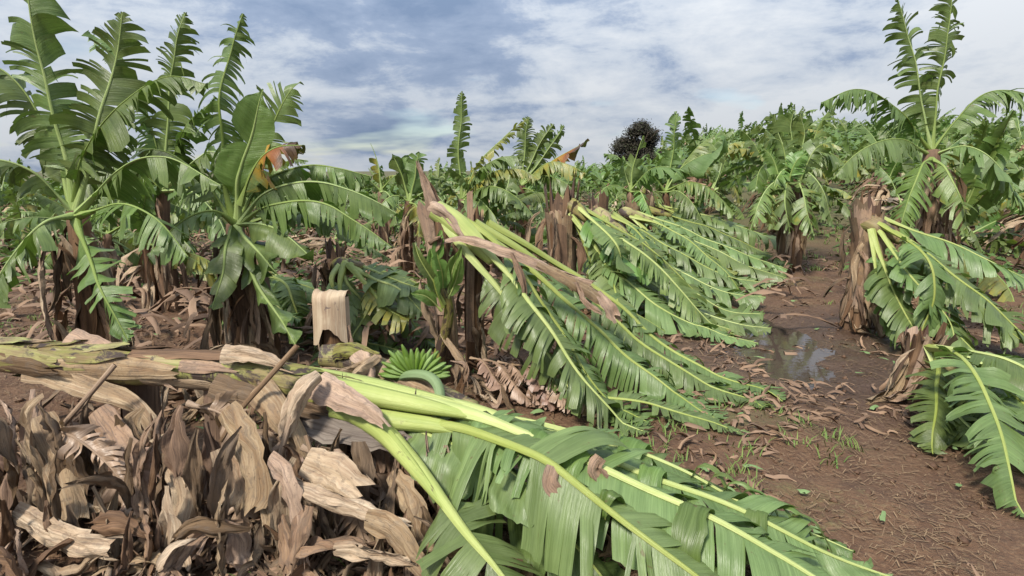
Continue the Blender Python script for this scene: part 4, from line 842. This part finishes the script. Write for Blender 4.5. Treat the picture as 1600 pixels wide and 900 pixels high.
standing('standing banana plant with a big arched leaf, left of the path', P(1040, 300, 10.5), at(2.85, 10.5), .12, [
    (PL([(1040, 300, 10.5), (1062, 266, 10.5), (1100, 243, 10.4), (1138, 239, 10.4)]), .42, dict(phi=(20, 40), droop=1.6, m='fresh', tear=.5)),
    (PL([(1040, 300, 10.5), (1070, 255, 10.6), (1090, 230, 10.6), (1115, 212, 10.7)]), .34, dict(phi=(15, 40), droop=1.5, m='far')),
    (PL([(1038, 300, 10.5), (1010, 262, 10.4), (985, 255, 10.3), (960, 275, 10.2)]), .36, dict(phi=(20, 40), droop=1.6)),
    (PL([(1040, 300, 10.5), (1050, 250, 10.6), (1054, 205, 10.6), (1056, 174, 10.6)]), .25, dict(phi=(10, 40), droop=1.6, up=FU, m='fresh')),
    (PL([(1040, 300, 10.5), (1075, 285, 10.3), (1115, 300, 10.1), (1150, 335, 9.9)]), .4, dict(phi=(25, 45), droop=1.6, m='far')),
    (PL([(1040, 302, 10.5), (1060, 300, 10.2), (1085, 325, 10), (1100, 350, 9.9)]), .4, dict(phi=(20, 40), droop=1.6)),
    (PL([(1040, 302, 10.5), (1020, 300, 10.2), (1010, 320, 10), (990, 345, 9.9)]), .36, dict(phi=(20, 40), droop=1.6, m='far'))], 86, dead=10)
standing('standing banana plant in front of the dark tree with a striped upright leaf', P(985, 300, 9.6), at(2.0, 9.6), .12, [
    (PL([(985, 300, 9.6), (990, 265, 9.6), (998, 235, 9.6), (1006, 212, 9.6)]), .2, dict(phi=(10, 30), droop=1.2, up=FU, m='pale', tear=.12)),
    (PL([(985, 300, 9.6), (975, 260, 9.6), (965, 245, 9.6), (945, 240, 9.6)]), .28, dict(phi=(20, 40), droop=1.5)),
    (PL([(985, 300, 9.6), (1010, 270, 9.5), (1030, 262, 9.4), (1060, 265, 9.4)]), .36, dict(phi=(25, 45), droop=1.6)),
    (PL([(985, 302, 9.6), (960, 290, 9.4), (940, 300, 9.2), (920, 330, 9.1)]), .32, dict(phi=(25, 45), droop=1.6, m='bright')),
    (PL([(985, 302, 9.6), (1000, 300, 9.3), (1010, 320, 9.1), (1020, 350, 9.0)]), .32, dict(phi=(25, 45), droop=1.6, m='bright'))], 87, dead=14)
standing('standing banana plant behind the brown spike with two broad folded leaves', P(640, 315, 8.5), at(-1.6, 8.5), .13, [
    (PL([(640, 315, 8.5), (648, 280, 8.5), (651, 255, 8.5), (654, 236, 8.5)]), .26, dict(phi=(10, 35), droop=1.2, up=FU, m='fresh', tear=.1)),
    (PL([(640, 315, 8.5), (630, 280, 8.5), (622, 258, 8.5), (612, 240, 8.5)]), .3, dict(phi=(20, 45), droop=1.6, up=FU, m='deep', tear=.15)),
    (PL([(640, 315, 8.5), (640, 280, 8.6), (638, 255, 8.6), (640, 243, 8.6)]), .26, dict(phi=(10, 35), droop=1.2, up=FU, m='fresh', tear=.12)),
    (PL([(640, 318, 8.5), (665, 300, 8.4), (690, 310, 8.3), (700, 340, 8.2)]), .3, dict(phi=(20, 45), droop=1.6, m='deep')),
    (PL([(640, 318, 8.5), (620, 305, 8.4), (600, 315, 8.3), (585, 345, 8.2)]), .3, dict(phi=(20, 45), droop=1.6, m='deep')),
    (PL([(640, 318, 8.5), (650, 320, 8.2), (655, 340, 8.1), (655, 370, 8.0)]), .22, dict(phi=(20, 45), droop=1.6, m='yellow'))], 88, dead=12)
standing('banana plant with a thin pale shredded upright leaf, left of centre', P(595, 300, 10), at(-2.3, 10), .11, [
    (PL([(597, 300, 10), (592, 265, 10), (587, 240, 10), (580, 224, 10)]), .17, dict(phi=(20, 50), droop=1.6, up=FU, m='yellow', tear=.08, miss=.25)),
    (PL([(595, 300, 10), (620, 275, 10), (640, 280, 9.9), (660, 305, 9.8)]), .3, dict(phi=(30, 50), droop=1.6)),
    (PL([(595, 300, 10), (575, 280, 9.9), (555, 285, 9.8), (535, 310, 9.7)]), .3, dict(phi=(30, 50), droop=1.6)),
    (PL([(595, 302, 10), (605, 300, 9.7), (615, 320, 9.6), (620, 350, 9.5)]), .3, dict(phi=(30, 50), droop=1.6))], 89, dead=10)
standing('standing banana clump right of the path with many upright leaves over dry skirts', P(1242, 262, 9.3), at(4.55, 9.3), .2, [
    (PL([(1238, 265, 9.4), (1225, 230, 9.4), (1216, 205, 9.4), (1210, 178, 9.4)]), .3, dict(phi=(10, 35), droop=1.4, up=FU)),
    (PL([(1240, 265, 9.4), (1238, 230, 9.4), (1236, 200, 9.4), (1240, 172, 9.4)]), .3, dict(phi=(10, 35), droop=1.4, up=FU)),
    (PL([(1244, 265, 9.4), (1252, 230, 9.4), (1258, 205, 9.4), (1250, 178, 9.4)]), .3, dict(phi=(10, 35), droop=1.4, up=FU, m='far')),
    (PL([(1236, 268, 9.3), (1215, 225, 9.3), (1200, 205, 9.3), (1186, 196, 9.3)]), .3, dict(phi=(20, 45), droop=1.6, m='far')),
    (PL([(1236, 268, 9.2), (1212, 250, 9.1), (1190, 265, 9.0), (1178, 295, 8.9)]), .34, dict(phi=(20, 45), droop=1.6)),
    (PL([(1240, 275, 9.0), (1225, 265, 8.8), (1213, 285, 8.7), (1210, 330, 8.6)]), .28, dict(phi=(10, 30), droop=1.2, m='bright')),
    (PL([(1248, 268, 9.3), (1280, 240, 9.2), (1310, 245, 9.1), (1340, 280, 9.0)]), .34, dict(phi=(25, 45), droop=1.6)),
    (PL([(1246, 268, 9.3), (1275, 215, 9.3), (1290, 185, 9.3), (1310, 150, 9.3)]), .32, dict(phi=(15, 40), droop=1.6, m='far')),
    (PL([(1222, 300, 8.8), (1215, 270, 8.8), (1205, 245, 8.8), (1190, 232, 8.8)]), .2, dict(phi=(-5, 25), droop=1.2, m='bright', up=(0, -1, .3))),
    (PL([(1230, 300, 8.7), (1236, 270, 8.7), (1246, 250, 8.7), (1262, 240, 8.7)]), .22, dict(phi=(-5, 25), droop=1.2, m='bright', up=(0, -1, .3))),
    (PL([(1245, 300, 8.8), (1258, 262, 8.8), (1275, 232, 8.8), (1300, 220, 8.8)]), .26, dict(phi=(5, 35), droop=1.4, m='fresh', up=(0, -1, .3))),
    (PL([(1235, 290, 8.9), (1228, 250, 8.9), (1218, 222, 8.9), (1196, 215, 8.8)]), .26, dict(phi=(5, 35), droop=1.4, m='fresh', up=(0, -1, .3))),
    (PL([(1236, 270, 9.0), (1205, 290, 8.7), (1185, 320, 8.5), (1170, 360, 8.4)]), .3, dict(phi=(10, 30), droop=1.5, m='far')),
    (PL([(1238, 275, 8.9), (1230, 290, 8.6), (1228, 320, 8.4), (1232, 365, 8.3)]), .3, dict(phi=(10, 30), droop=1.5, m='fresh')),
    (PL([(1245, 275, 8.9), (1252, 295, 8.6), (1262, 330, 8.4), (1272, 375, 8.3)]), .3, dict(phi=(10, 30), droop=1.5, m='far')),
    (PL([(1240, 275, 9.0), (1225, 275, 8.8), (1205, 310, 8.6), (1200, 350, 8.5)]), .25, dict(phi=(10, 30), droop=1.5, m='yellow')),
    (PL([(1245, 275, 9.0), (1265, 270, 8.8), (1285, 300, 8.6), (1300, 350, 8.5)]), .3, dict(phi=(15, 35), droop=1.2, m='fresh'))], 90, dead=30, dl=(.3, .8))
standing('standing banana plant at the right edge with wide drooping leaves above a dry brown skirt', P(1455, 235, 7.0), at(5.1, 7.0), .17, [
    (PL([(1455, 240, 7), (1440, 150, 7), (1420, 70, 7), (1400, 0, 7)]), .3, dict(phi=(10, 40), droop=1.6, up=FU)),
    (PL([(1455, 240, 7), (1465, 150, 7), (1480, 60, 7), (1490, -20, 7)]), .3, dict(phi=(10, 40), droop=1.6, up=FU)),
    (PL([(1455, 240, 7), (1400, 170, 6.9), (1340, 140, 6.8), (1285, 160, 6.7)]), .34, dict(phi=(30, 50), droop=1.8)),
    (PL([(1455, 245, 7), (1410, 220, 6.8), (1350, 230, 6.6), (1300, 280, 6.5)]), .34, dict(phi=(30, 50), droop=1.8, m='fresh')),
    (PL([(1455, 240, 7), (1520, 160, 6.9), (1580, 140, 6.8), (1650, 170, 6.7)]), .34, dict(phi=(30, 50), droop=1.8)),
    (PL([(1455, 245, 7), (1510, 230, 6.7), (1560, 260, 6.5), (1610, 330, 6.4)]), .34, dict(phi=(25, 45), droop=1.8, m='fresh')),
    (PL([(1455, 250, 6.9), (1440, 260, 6.6), (1420, 310, 6.4), (1405, 370, 6.3)]), .3, dict(phi=(15, 35), droop=1.3, m='bright')),
    (PL([(1455, 250, 6.9), (1480, 265, 6.6), (1500, 310, 6.4), (1515, 370, 6.3)]), .3, dict(phi=(15, 35), droop=1.3, m='far'))], 91, dead=40, dl=(.5, 1.1))
felled('felled banana plant at the right edge with pale leaves lying over brown mud', at(3.75, 5.6),
       [at(3.55, 5.75, -.05), P(1352, 400, 5.7), P(1358, 330, 5.7)], [.13, .12, .1],
       [(PL([(1365, 345, 5.6), (1420, 385, 5.4), (1490, 440, 5.1), (1560, 500, 4.8), (1610, 540, 4.6)]), .34, .2, 'pale'),
        (PL([(1365, 350, 5.6), (1410, 410, 5.3), (1460, 480, 5.0), (1520, 545, 4.7), (1570, 580, 4.5)]), .34, .2, 'pale'),
        (PL([(1370, 340, 5.7), (1440, 365, 5.6), (1530, 400, 5.4), (1610, 440, 5.2)]), .34, .2),
        (PL([(1360, 360, 5.5), (1385, 430, 5.2), (1420, 500, 4.95), (1450, 555, 4.75)]), .32, .25)], 92, dead=26)
felled('felled banana plant at the lower right corner, its leaves spread toward the camera', at(2.95, 3.9),
       [at(2.9, 4.0, -.05), P(1440, 560, 3.95), P(1452, 520, 3.95)], [.11, .1, .09],
       [(PL([(1455, 540, 3.9), (1500, 590, 3.65), (1560, 660, 3.35), (1620, 740, 3.0)]), .3, .2, 'pale'),
        (PL([(1450, 545, 3.85), (1470, 610, 3.6), (1510, 690, 3.25), (1560, 770, 2.95)]), .3, .2, 'pale'),
        (PL([(1455, 540, 3.95), (1530, 570, 3.8), (1610, 610, 3.6), (1690, 660, 3.4)]), .3, .2)], 93, dead=18)

def dry_heap():
    rd = random.Random(41); r = thing('dry_leaf_heap', 'heap of dry brown leaves on the soil left of the cream stump', 'dry leaves', at(-1.95, 3.9))
    for k in range(60):
        s = at(-1.95 + rd.gauss(0, .3), 3.9 + rd.gauss(0, .3), rd.uniform(.03, .4)); dry_leaf(r, rd, s, (rd.gauss(.2, .8), rd.gauss(-.3, .6), rd.uniform(-.2, .4)), rd.uniform(.3, .7), rd.uniform(.04, .11), grav=rd.uniform(.5, 1.2), seg=8)
dry_heap()

# ------------------------------------------------------------------ 5. the rows behind: copies of a few plants
def proto_leafs():
    lib = []
    specs = [(82, 1.7, .22), (70, 1.9, .28), (60, 2.0, .3), (48, 2.0, .3), (35, 1.9, .3), (20, 1.8, .3), (5, 1.6, .28), (-15, 1.4, .26), (75, 1.5, .24), (52, 1.8, .3)]
    for k, (el, L, W) in enumerate(specs):
        e = R(el); pts = []; q = V((0, 0, 0)); a = e
        bend = 1.0 if el > 65 else 1.5
        for i in range(6):
            pts.append(q.copy()); q = q + V((math.cos(a), 0, math.sin(a))) * L / 5; a -= R(9 + 11 * bend * i / 5) * (1.15 if el < 65 else .55)
        up = (-.9, .1, .25) if el > 65 else (0, 0, 1)
        mt = ('far', 'deep', 'far', 'fresh', 'far', 'deep', 'yellow', 'far', 'fresh', 'yellow')[k]
        lam, rb = leaf(pts, W, 900 + k, f0=.14, tear=.06, block=.22, phi=(20, 45) if el > 65 else (15, 50), droop=1.5, twist=.5, pinch=.45, nv=4, cs=.07, jit=12, miss=.06, rib=.02, ribn=4, up=up, clamp=False)
        lib.append((el, merge(lam, rb).mesh('leaf', [mt, 'rib_far'])))
    return lib
LIB = proto_leafs()
def dead_mesh(seed):
    rd = random.Random(seed); g = Geo()
    for k in range(16):
        a = rd.uniform(0, 6.28); s = V((math.cos(a) * .1, math.sin(a) * .1, rd.uniform(-.5, -.05))); p = [s]; d = V((math.cos(a), math.sin(a), .3))
        for i in range(4): d = (d + V((rd.gauss(0, .3), rd.gauss(0, .3), -.7))).normalized(); p.append(p[-1] + d * rd.uniform(.12, .25))
        wd = rd.uniform(.05, .11); sheet(g, p, lambda t: wd * (1 - .4 * t), rd.uniform(.5, 2), seed * 50 + k, nw=3, seg=6, amp=.03)
    return g.mesh('dry_skirt', rd.choice(('dry', 'dry_dark', 'stem_brown')))
DEAD = [dead_mesh(s) for s in range(4)]
def stem_mesh(h, r):
    g = Geo(); tube(g, [V((0, 0, -.1)), V((.02, 0, h * .5)), V((0, 0, h))], [r, r * .85, r * .5], n=8, lump=.1); return g.mesh('pseudostem', 'stem_brown')
STEM = {h: stem_mesh(h, .12) for h in (.7, .95, 1.2)}
rdr = random.Random(77)
def row_plant(x, y, label, group, sc_=1.0, n=9, wind=-.2, lean=0):
    h = rdr.choice((.7, .95, 1.2)); b = at(x, y); r = thing('banana_plant', label, 'banana plant', b, group)
    link('pseudostem', STEM[h], r)
    for k in range(n):
        el, me = rdr.choice((LIB[0], LIB[1], LIB[8])) if k < 3 and rdr.random() < .75 else rdr.choice(LIB[1:9] if rdr.random() < .94 else LIB[9:])
        az = rdr.gauss(wind, .95) if el < 65 else rdr.uniform(-3.14, 3.14)
        o = link('leaf', me, r); o.location = (rdr.gauss(0, .03), rdr.gauss(0, .03), h - .03 + rdr.uniform(-.12, .02)); o.rotation_euler = (rdr.gauss(0, .1), rdr.gauss(.12, .2), az); s = rdr.uniform(.65, 1.15); o.scale = (s, s * rdr.uniform(.8, 1.1), s)
    o = link('dry_skirt', rdr.choice(DEAD), r); o.location = (0, 0, h); o.rotation_euler = (0, 0, rdr.uniform(0, 6)); o.scale = (1.1, 1.1, h / .8)
    r.scale = (sc_,) * 3; r.rotation_euler = (0, R(lean), 0)
    return r
FARG = 'banana plants in the rows behind'
FARL = 'distant banana plant of the far rows, small torn leaves swept to the right'
ORD = ('first', 'second', 'third', 'fourth', 'fifth', 'sixth', 'seventh', 'eighth', 'ninth', 'tenth', 'eleventh', 'twelfth', 'thirteenth')
cands = []
for k in range(-9, 14):
    off = -2.2 * k if k >= 0 else 2.75 - 2.2 * (k + 1)
    y = 6.2 if k > 1 else 8.0
    while y < 60:
        step = 1.05 + .03 * y; x = -.5 + .43 * (y - 4.2) + off + rdr.gauss(0, .3); yy = y + rdr.gauss(0, .3); y += step * (.7 if k in (0, -1) and y < 24 else 1)
        if abs(x / yy) > .96: continue
        if k == 0 and yy < 11.5: continue
        if k == -1 and yy < 11.5: continue
        if k > 0 and yy < 9.5 and rdr.random() < .3: continue
        if k > 0 and yy < 8.6 and -.36 < x / yy < -.06: continue
        cands.append((yy, x, k))
cands.sort(); near = [c for c in cands if c[0] < 19]; far = [c for c in cands if c[0] >= 19]; rdr.shuffle(far); cands = near + sorted(far[:max(0, 286 - len(near))]); seen = {}; print(len(near), len(far))
for yy, x, k in cands:
    lean = rdr.choice((0, 0, 6, 12, 20, 32, 45, 60, 75)); kind = 'upright' if lean < 10 else ('leaning' if lean < 30 else 'half-fallen')
    side = ('left', k) if k > 0 else (('near', 0) if k == 0 else ('right', -k)); j = seen[side] = seen.get(side, -1) + 1
    if yy < 17 and j < 13 and (k < len(ORD)):
        row = 'near row left of the path' if k == 0 else '%s row %s' % (ORD[abs(k) - 1], 'behind the near row' if k > 0 else 'right of the path'); lab = '%s banana plant, %s still standing along the %s' % (kind, ORD[j], row)
    else: lab = 'distant %s banana plant of the far rows, %s the dark round tree' % (kind, 'left of' if x / yy < .2 else ('below' if x / yy < .26 else 'right of'))
    q = x / yy; sc_ = rdr.uniform(.78, 1.1) * (.8 + .2 * sstep(0, .3, q))
    if .13 < q < .27 and yy < 36: sc_ *= .74
    row_plant(x, yy, lab, FARG if lab[0] != 'd' else lab.replace('banana plant', 'banana plants'), sc_, n=9 if yy < 20 else 6, lean=lean)

def far_mass():
    rd = random.Random(31); g = Geo()
    for i in range(2600):
        y = 24 + 66 * rd.random() ** 1.2; x = y * rd.uniform(-1.0, 1.0); off = x - (-.5 + .43 * (y - 4.2))
        if .3 < off < 2.4: continue
        b = at(x, y, rd.uniform(.5, .95)); sc_ = rd.uniform(.6, .95) * (.85 + .15 * sstep(0, .3, x / y))
        for k in range(6):
            az = rd.gauss(-.2, 1.3); e = rd.uniform(-.1, 1.35); W = rd.uniform(.12, .24) * sc_; L = rd.uniform(.9, 1.5) * sc_; q = b.copy(); S = V((-math.sin(az), math.cos(az), 0)); rows = []; bend = rd.uniform(.12, .32)
            for j in range(7):
                f = j / 6; w_ = W * math.sin(min(1, f * 1.15 + .12) * 2.75) * (1 if j % 2 else rd.uniform(.45, .8)); up_ = V((-math.cos(az) * math.sin(e), -math.sin(az) * math.sin(e), math.cos(e)))
                rows.append([g.vert(q + S * w_ - up_ * w_ * .5, (f * L, 1), (k / 6, f)), g.vert(q, (f * L, 0), (k / 6, f)), g.vert(q - S * w_ - up_ * w_ * .5, (f * L, 1), (k / 6, f))])
                q = q + V((math.cos(az) * math.cos(e), math.sin(az) * math.cos(e), math.sin(e))) * L / 6; e -= bend
            g.grid(rows)
    o = part('far_banana_plantation', g, 'far', None); o['kind'] = 'stuff'
far_mass()

# ------------------------------------------------------------------ 6. the dark tree on the skyline
def build_tree():
    b = at(7.75, 36, -.95); rd = random.Random(3); r = thing('tree', 'dark reddish round tree standing alone on the skyline above the rows', 'tree', b)
    g = Geo(); tube(g, [b - V((0, 0, .2)), b + V((.1, 0, 1.4)), b + V((0, 0, 3.2))], [.28, .22, .12], n=9, lump=.1)
    for k in range(9):
        a = k * .7; h = 1.2 + .2 * k; tube(g, [b + V((.05, 0, h)), b + V((math.cos(a) * .7, math.sin(a) * .7, h + .5)), b + V((math.cos(a) * 1.2, math.sin(a) * 1.2, h + 1.0))], [.07, .05, .02], n=5)
    part('trunk', g, 'bark', r)
    cl = []
    for k in range(42):
        a = rd.uniform(0, 6.28); h = rd.uniform(.5, 4.0); rad = (1.2 + .2 * math.sin(a * 2 + 1) + .2 * math.sin(h * 3)) * math.sqrt(max(.05, 1 - ((h - 2.0) / 2.2) ** 2)) * rd.uniform(.35, 1); cl.append(V((math.cos(a) * rad, math.sin(a) * rad, h)))
    for nm, mt, frac in (('crown', 'crown', .93), ('crown', 'crown_edge', .07)):
        g = Geo()
        for i in range(int(42000 * frac)):
            c = rd.choice(cl); q = b + c + V((rd.gauss(0, .19), rd.gauss(0, .19), rd.gauss(0, .16))); s = rd.uniform(.03, .075)
            u = V((rd.gauss(0, 1), rd.gauss(0, 1), rd.gauss(0, 1))).normalized(); v_ = u.orthogonal().normalized()
            i0 = [g.vert(q + u * s), g.vert(q + v_ * s * .6), g.vert(q - u * s), g.vert(q - v_ * s * .6)]; g.face(*i0)
        part(nm, g, mt, r)
build_tree()

# ------------------------------------------------------------------ 7. litter, grass and stones on the ground
def litter():
    rd = random.Random(99)
    def spot(y0, y1, bias=1.6):
        y = y0 + (y1 - y0) * rd.random() ** bias; x = y * rd.uniform(-.95, .95); return x, y
    g = Geo()
    for i in range(42000):
        x, y = spot(1.2, 10); a = rd.uniform(0, 6.28); l = rd.uniform(.01, .06) * (1 + .06 * y); wd = rd.uniform(.0006, .002) * (1 + .1 * y)
        if noise.noise((x * 1.3, y * 1.3, 5)) < rd.uniform(-.5, .25): continue
        d = V((math.cos(a), math.sin(a), rd.gauss(.05, .12))); s = V((-d.y, d.x, 0)) * wd; q = at(x, y, .012)
        g.face(g.vert(q - s), g.vert(q + s), g.vert(q + d * l + s), g.vert(q + d * l - s))
    o = part('straw_litter', g, 'straw', None); o['kind'] = 'stuff'
    g = Geo()
    for i in range(7500):
        x, y = spot(1.3, 13, 1.3)
        if noise.noise((x * .9, y * .9, 15)) < .0: continue
        p = [at(x, y, .02)]; d = V((rd.gauss(0, 1), rd.gauss(0, 1), rd.uniform(.0, .5))).normalized(); l = rd.uniform(.015, .055) * (1 + .04 * y)
        for k in range(3): p.append(p[-1] + d * l); d = (d + V((rd.gauss(0, .4), rd.gauss(0, .4), -.25))).normalized()
        wd = rd.uniform(.008, .035); sheet(g, p, lambda t: wd * (1 - .6 * t), rd.uniform(.4, 2), i, nw=3, seg=4, amp=.012, floor=.004)
    for i in range(1500):
        y = rd.uniform(4.8, 15); x = y * rd.uniform(-.95, .5)
        if .3 < x - (-.5 + .43 * (y - 4.2)) < 2.6: continue
        p = [at(x, y, rd.uniform(.05, .35))]; d = V((rd.gauss(.3, 1), rd.gauss(0, 1), rd.uniform(-.2, .4))).normalized(); l = rd.uniform(.08, .22)
        for k in range(3): p.append(p[-1] + d * l); d = (d + V((rd.gauss(0, .4), rd.gauss(0, .4), -.5))).normalized()
        wd = rd.uniform(.03, .09); sheet(g, p, lambda t: wd * (1 - .5 * t), rd.uniform(.4, 2), i, nw=3, seg=5, amp=.02, floor=.004)
    o = part('leaf_litter', g, 'litter', None); o['kind'] = 'stuff'
    g = Geo()
    for i in range(5200):
        x, y = spot(1.4, 26, 1.1)
        n_ = noise.noise((x * .8, y * .8, 25)) + (.25 if y > 9 else 0)
        if n_ < .12: continue
        if (x - 2.75) ** 2 / .7 + (y - 5.1) ** 2 < 1: continue
        for b in range(rd.randint(5, 11)):
            q = at(x + rd.gauss(0, .035), y + rd.gauss(0, .035), -.005); a = rd.uniform(0, 6.28); l = rd.uniform(.03, .09) * (1 + .04 * y); wd = rd.uniform(.002, .004) * (1 + .1 * y)
            d = V((math.cos(a) * .6, math.sin(a) * .6, 1)).normalized(); s = V((-math.sin(a), math.cos(a), 0)) * wd; m_ = q + d * l * .6; t_ = q + d * l + V((math.cos(a), math.sin(a), -.3)) * l * .3
            a0, a1, b0, b1, c0 = g.vert(q - s), g.vert(q + s), g.vert(m_ + s * .8), g.vert(m_ - s * .8), g.vert(t_); g.face(a0, a1, b0, b1); g.face(b1, b0, c0)
    o = part('grass', g, 'grass', None); o['kind'] = 'stuff'
    g = Geo()
    for i in range(200):
        x, y = spot(2.2, 9, 1.0); p = [at(x, y, .03)]; d = V((rd.gauss(.4, 1), rd.gauss(0, 1), .1)).normalized(); l = rd.uniform(.01, .035)
        for k in range(3): p.append(p[-1] + d * l); d = (d + V((rd.gauss(0, .4), rd.gauss(0, .4), -.1))).normalized()
        wd = rd.uniform(.01, .04); sheet(g, p, lambda t: wd, rd.uniform(.2, 1.2), i, nw=2, seg=4, amp=.008, floor=.006)
    o = part('green_leaf_scraps', g, 'scrap', None); o['kind'] = 'stuff'
    g = Geo()
    for i in range(2600):
        x, y = spot(1.8, 9, 1.1); s = rd.uniform(.004, .03) * rd.random() ** .8 + .003; q = at(x, y, s * .2); ids = []
        for (a, b, c) in ((1, 0, 0), (0, 1, 0), (-1, 0, 0), (0, -1, 0), (0, 0, 1), (0, 0, -1)):
            ids.append(g.vert(q + V((a, b, c * .7)) * s * rd.uniform(.7, 1.3)))
        for f in ((0, 1, 4), (1, 2, 4), (2, 3, 4), (3, 0, 4), (1, 0, 5), (2, 1, 5), (3, 2, 5), (0, 3, 5)): g.face(*[ids[j] for j in f])
    o = part('soil_clods', g, 'stone', None); o['kind'] = 'stuff'
    # low weeds and young growth between the rows
    g = Geo()
    for i in range(16000):
        y = rd.uniform(7.5, 34); x = y * rd.uniform(-.98, .98)
        off = (x - (-.5 + .43 * (y - 4.2)))
        if .4 < off < 3.6: continue
        if noise.noise((x * .5, y * .5, 35)) < -.1: continue
        q = at(x, y, rd.uniform(.02, .45) * rd.random()); a = rd.uniform(0, 6.28); l = rd.uniform(.08, .26); wd = l * rd.uniform(.12, .22)
        d = V((math.cos(a), math.sin(a), rd.uniform(-.1, .9))).normalized(); s = V((-math.sin(a), math.cos(a), rd.gauss(0, .4))) * wd; m_ = q + d * l * .5
        g.face(g.vert(q), g.vert(m_ + s), g.vert(q + d * l + V((0, 0, -.3 * l))), g.vert(m_ - s))
    o = part('weeds', g, 'bush', None); o['kind'] = 'stuff'
litter()
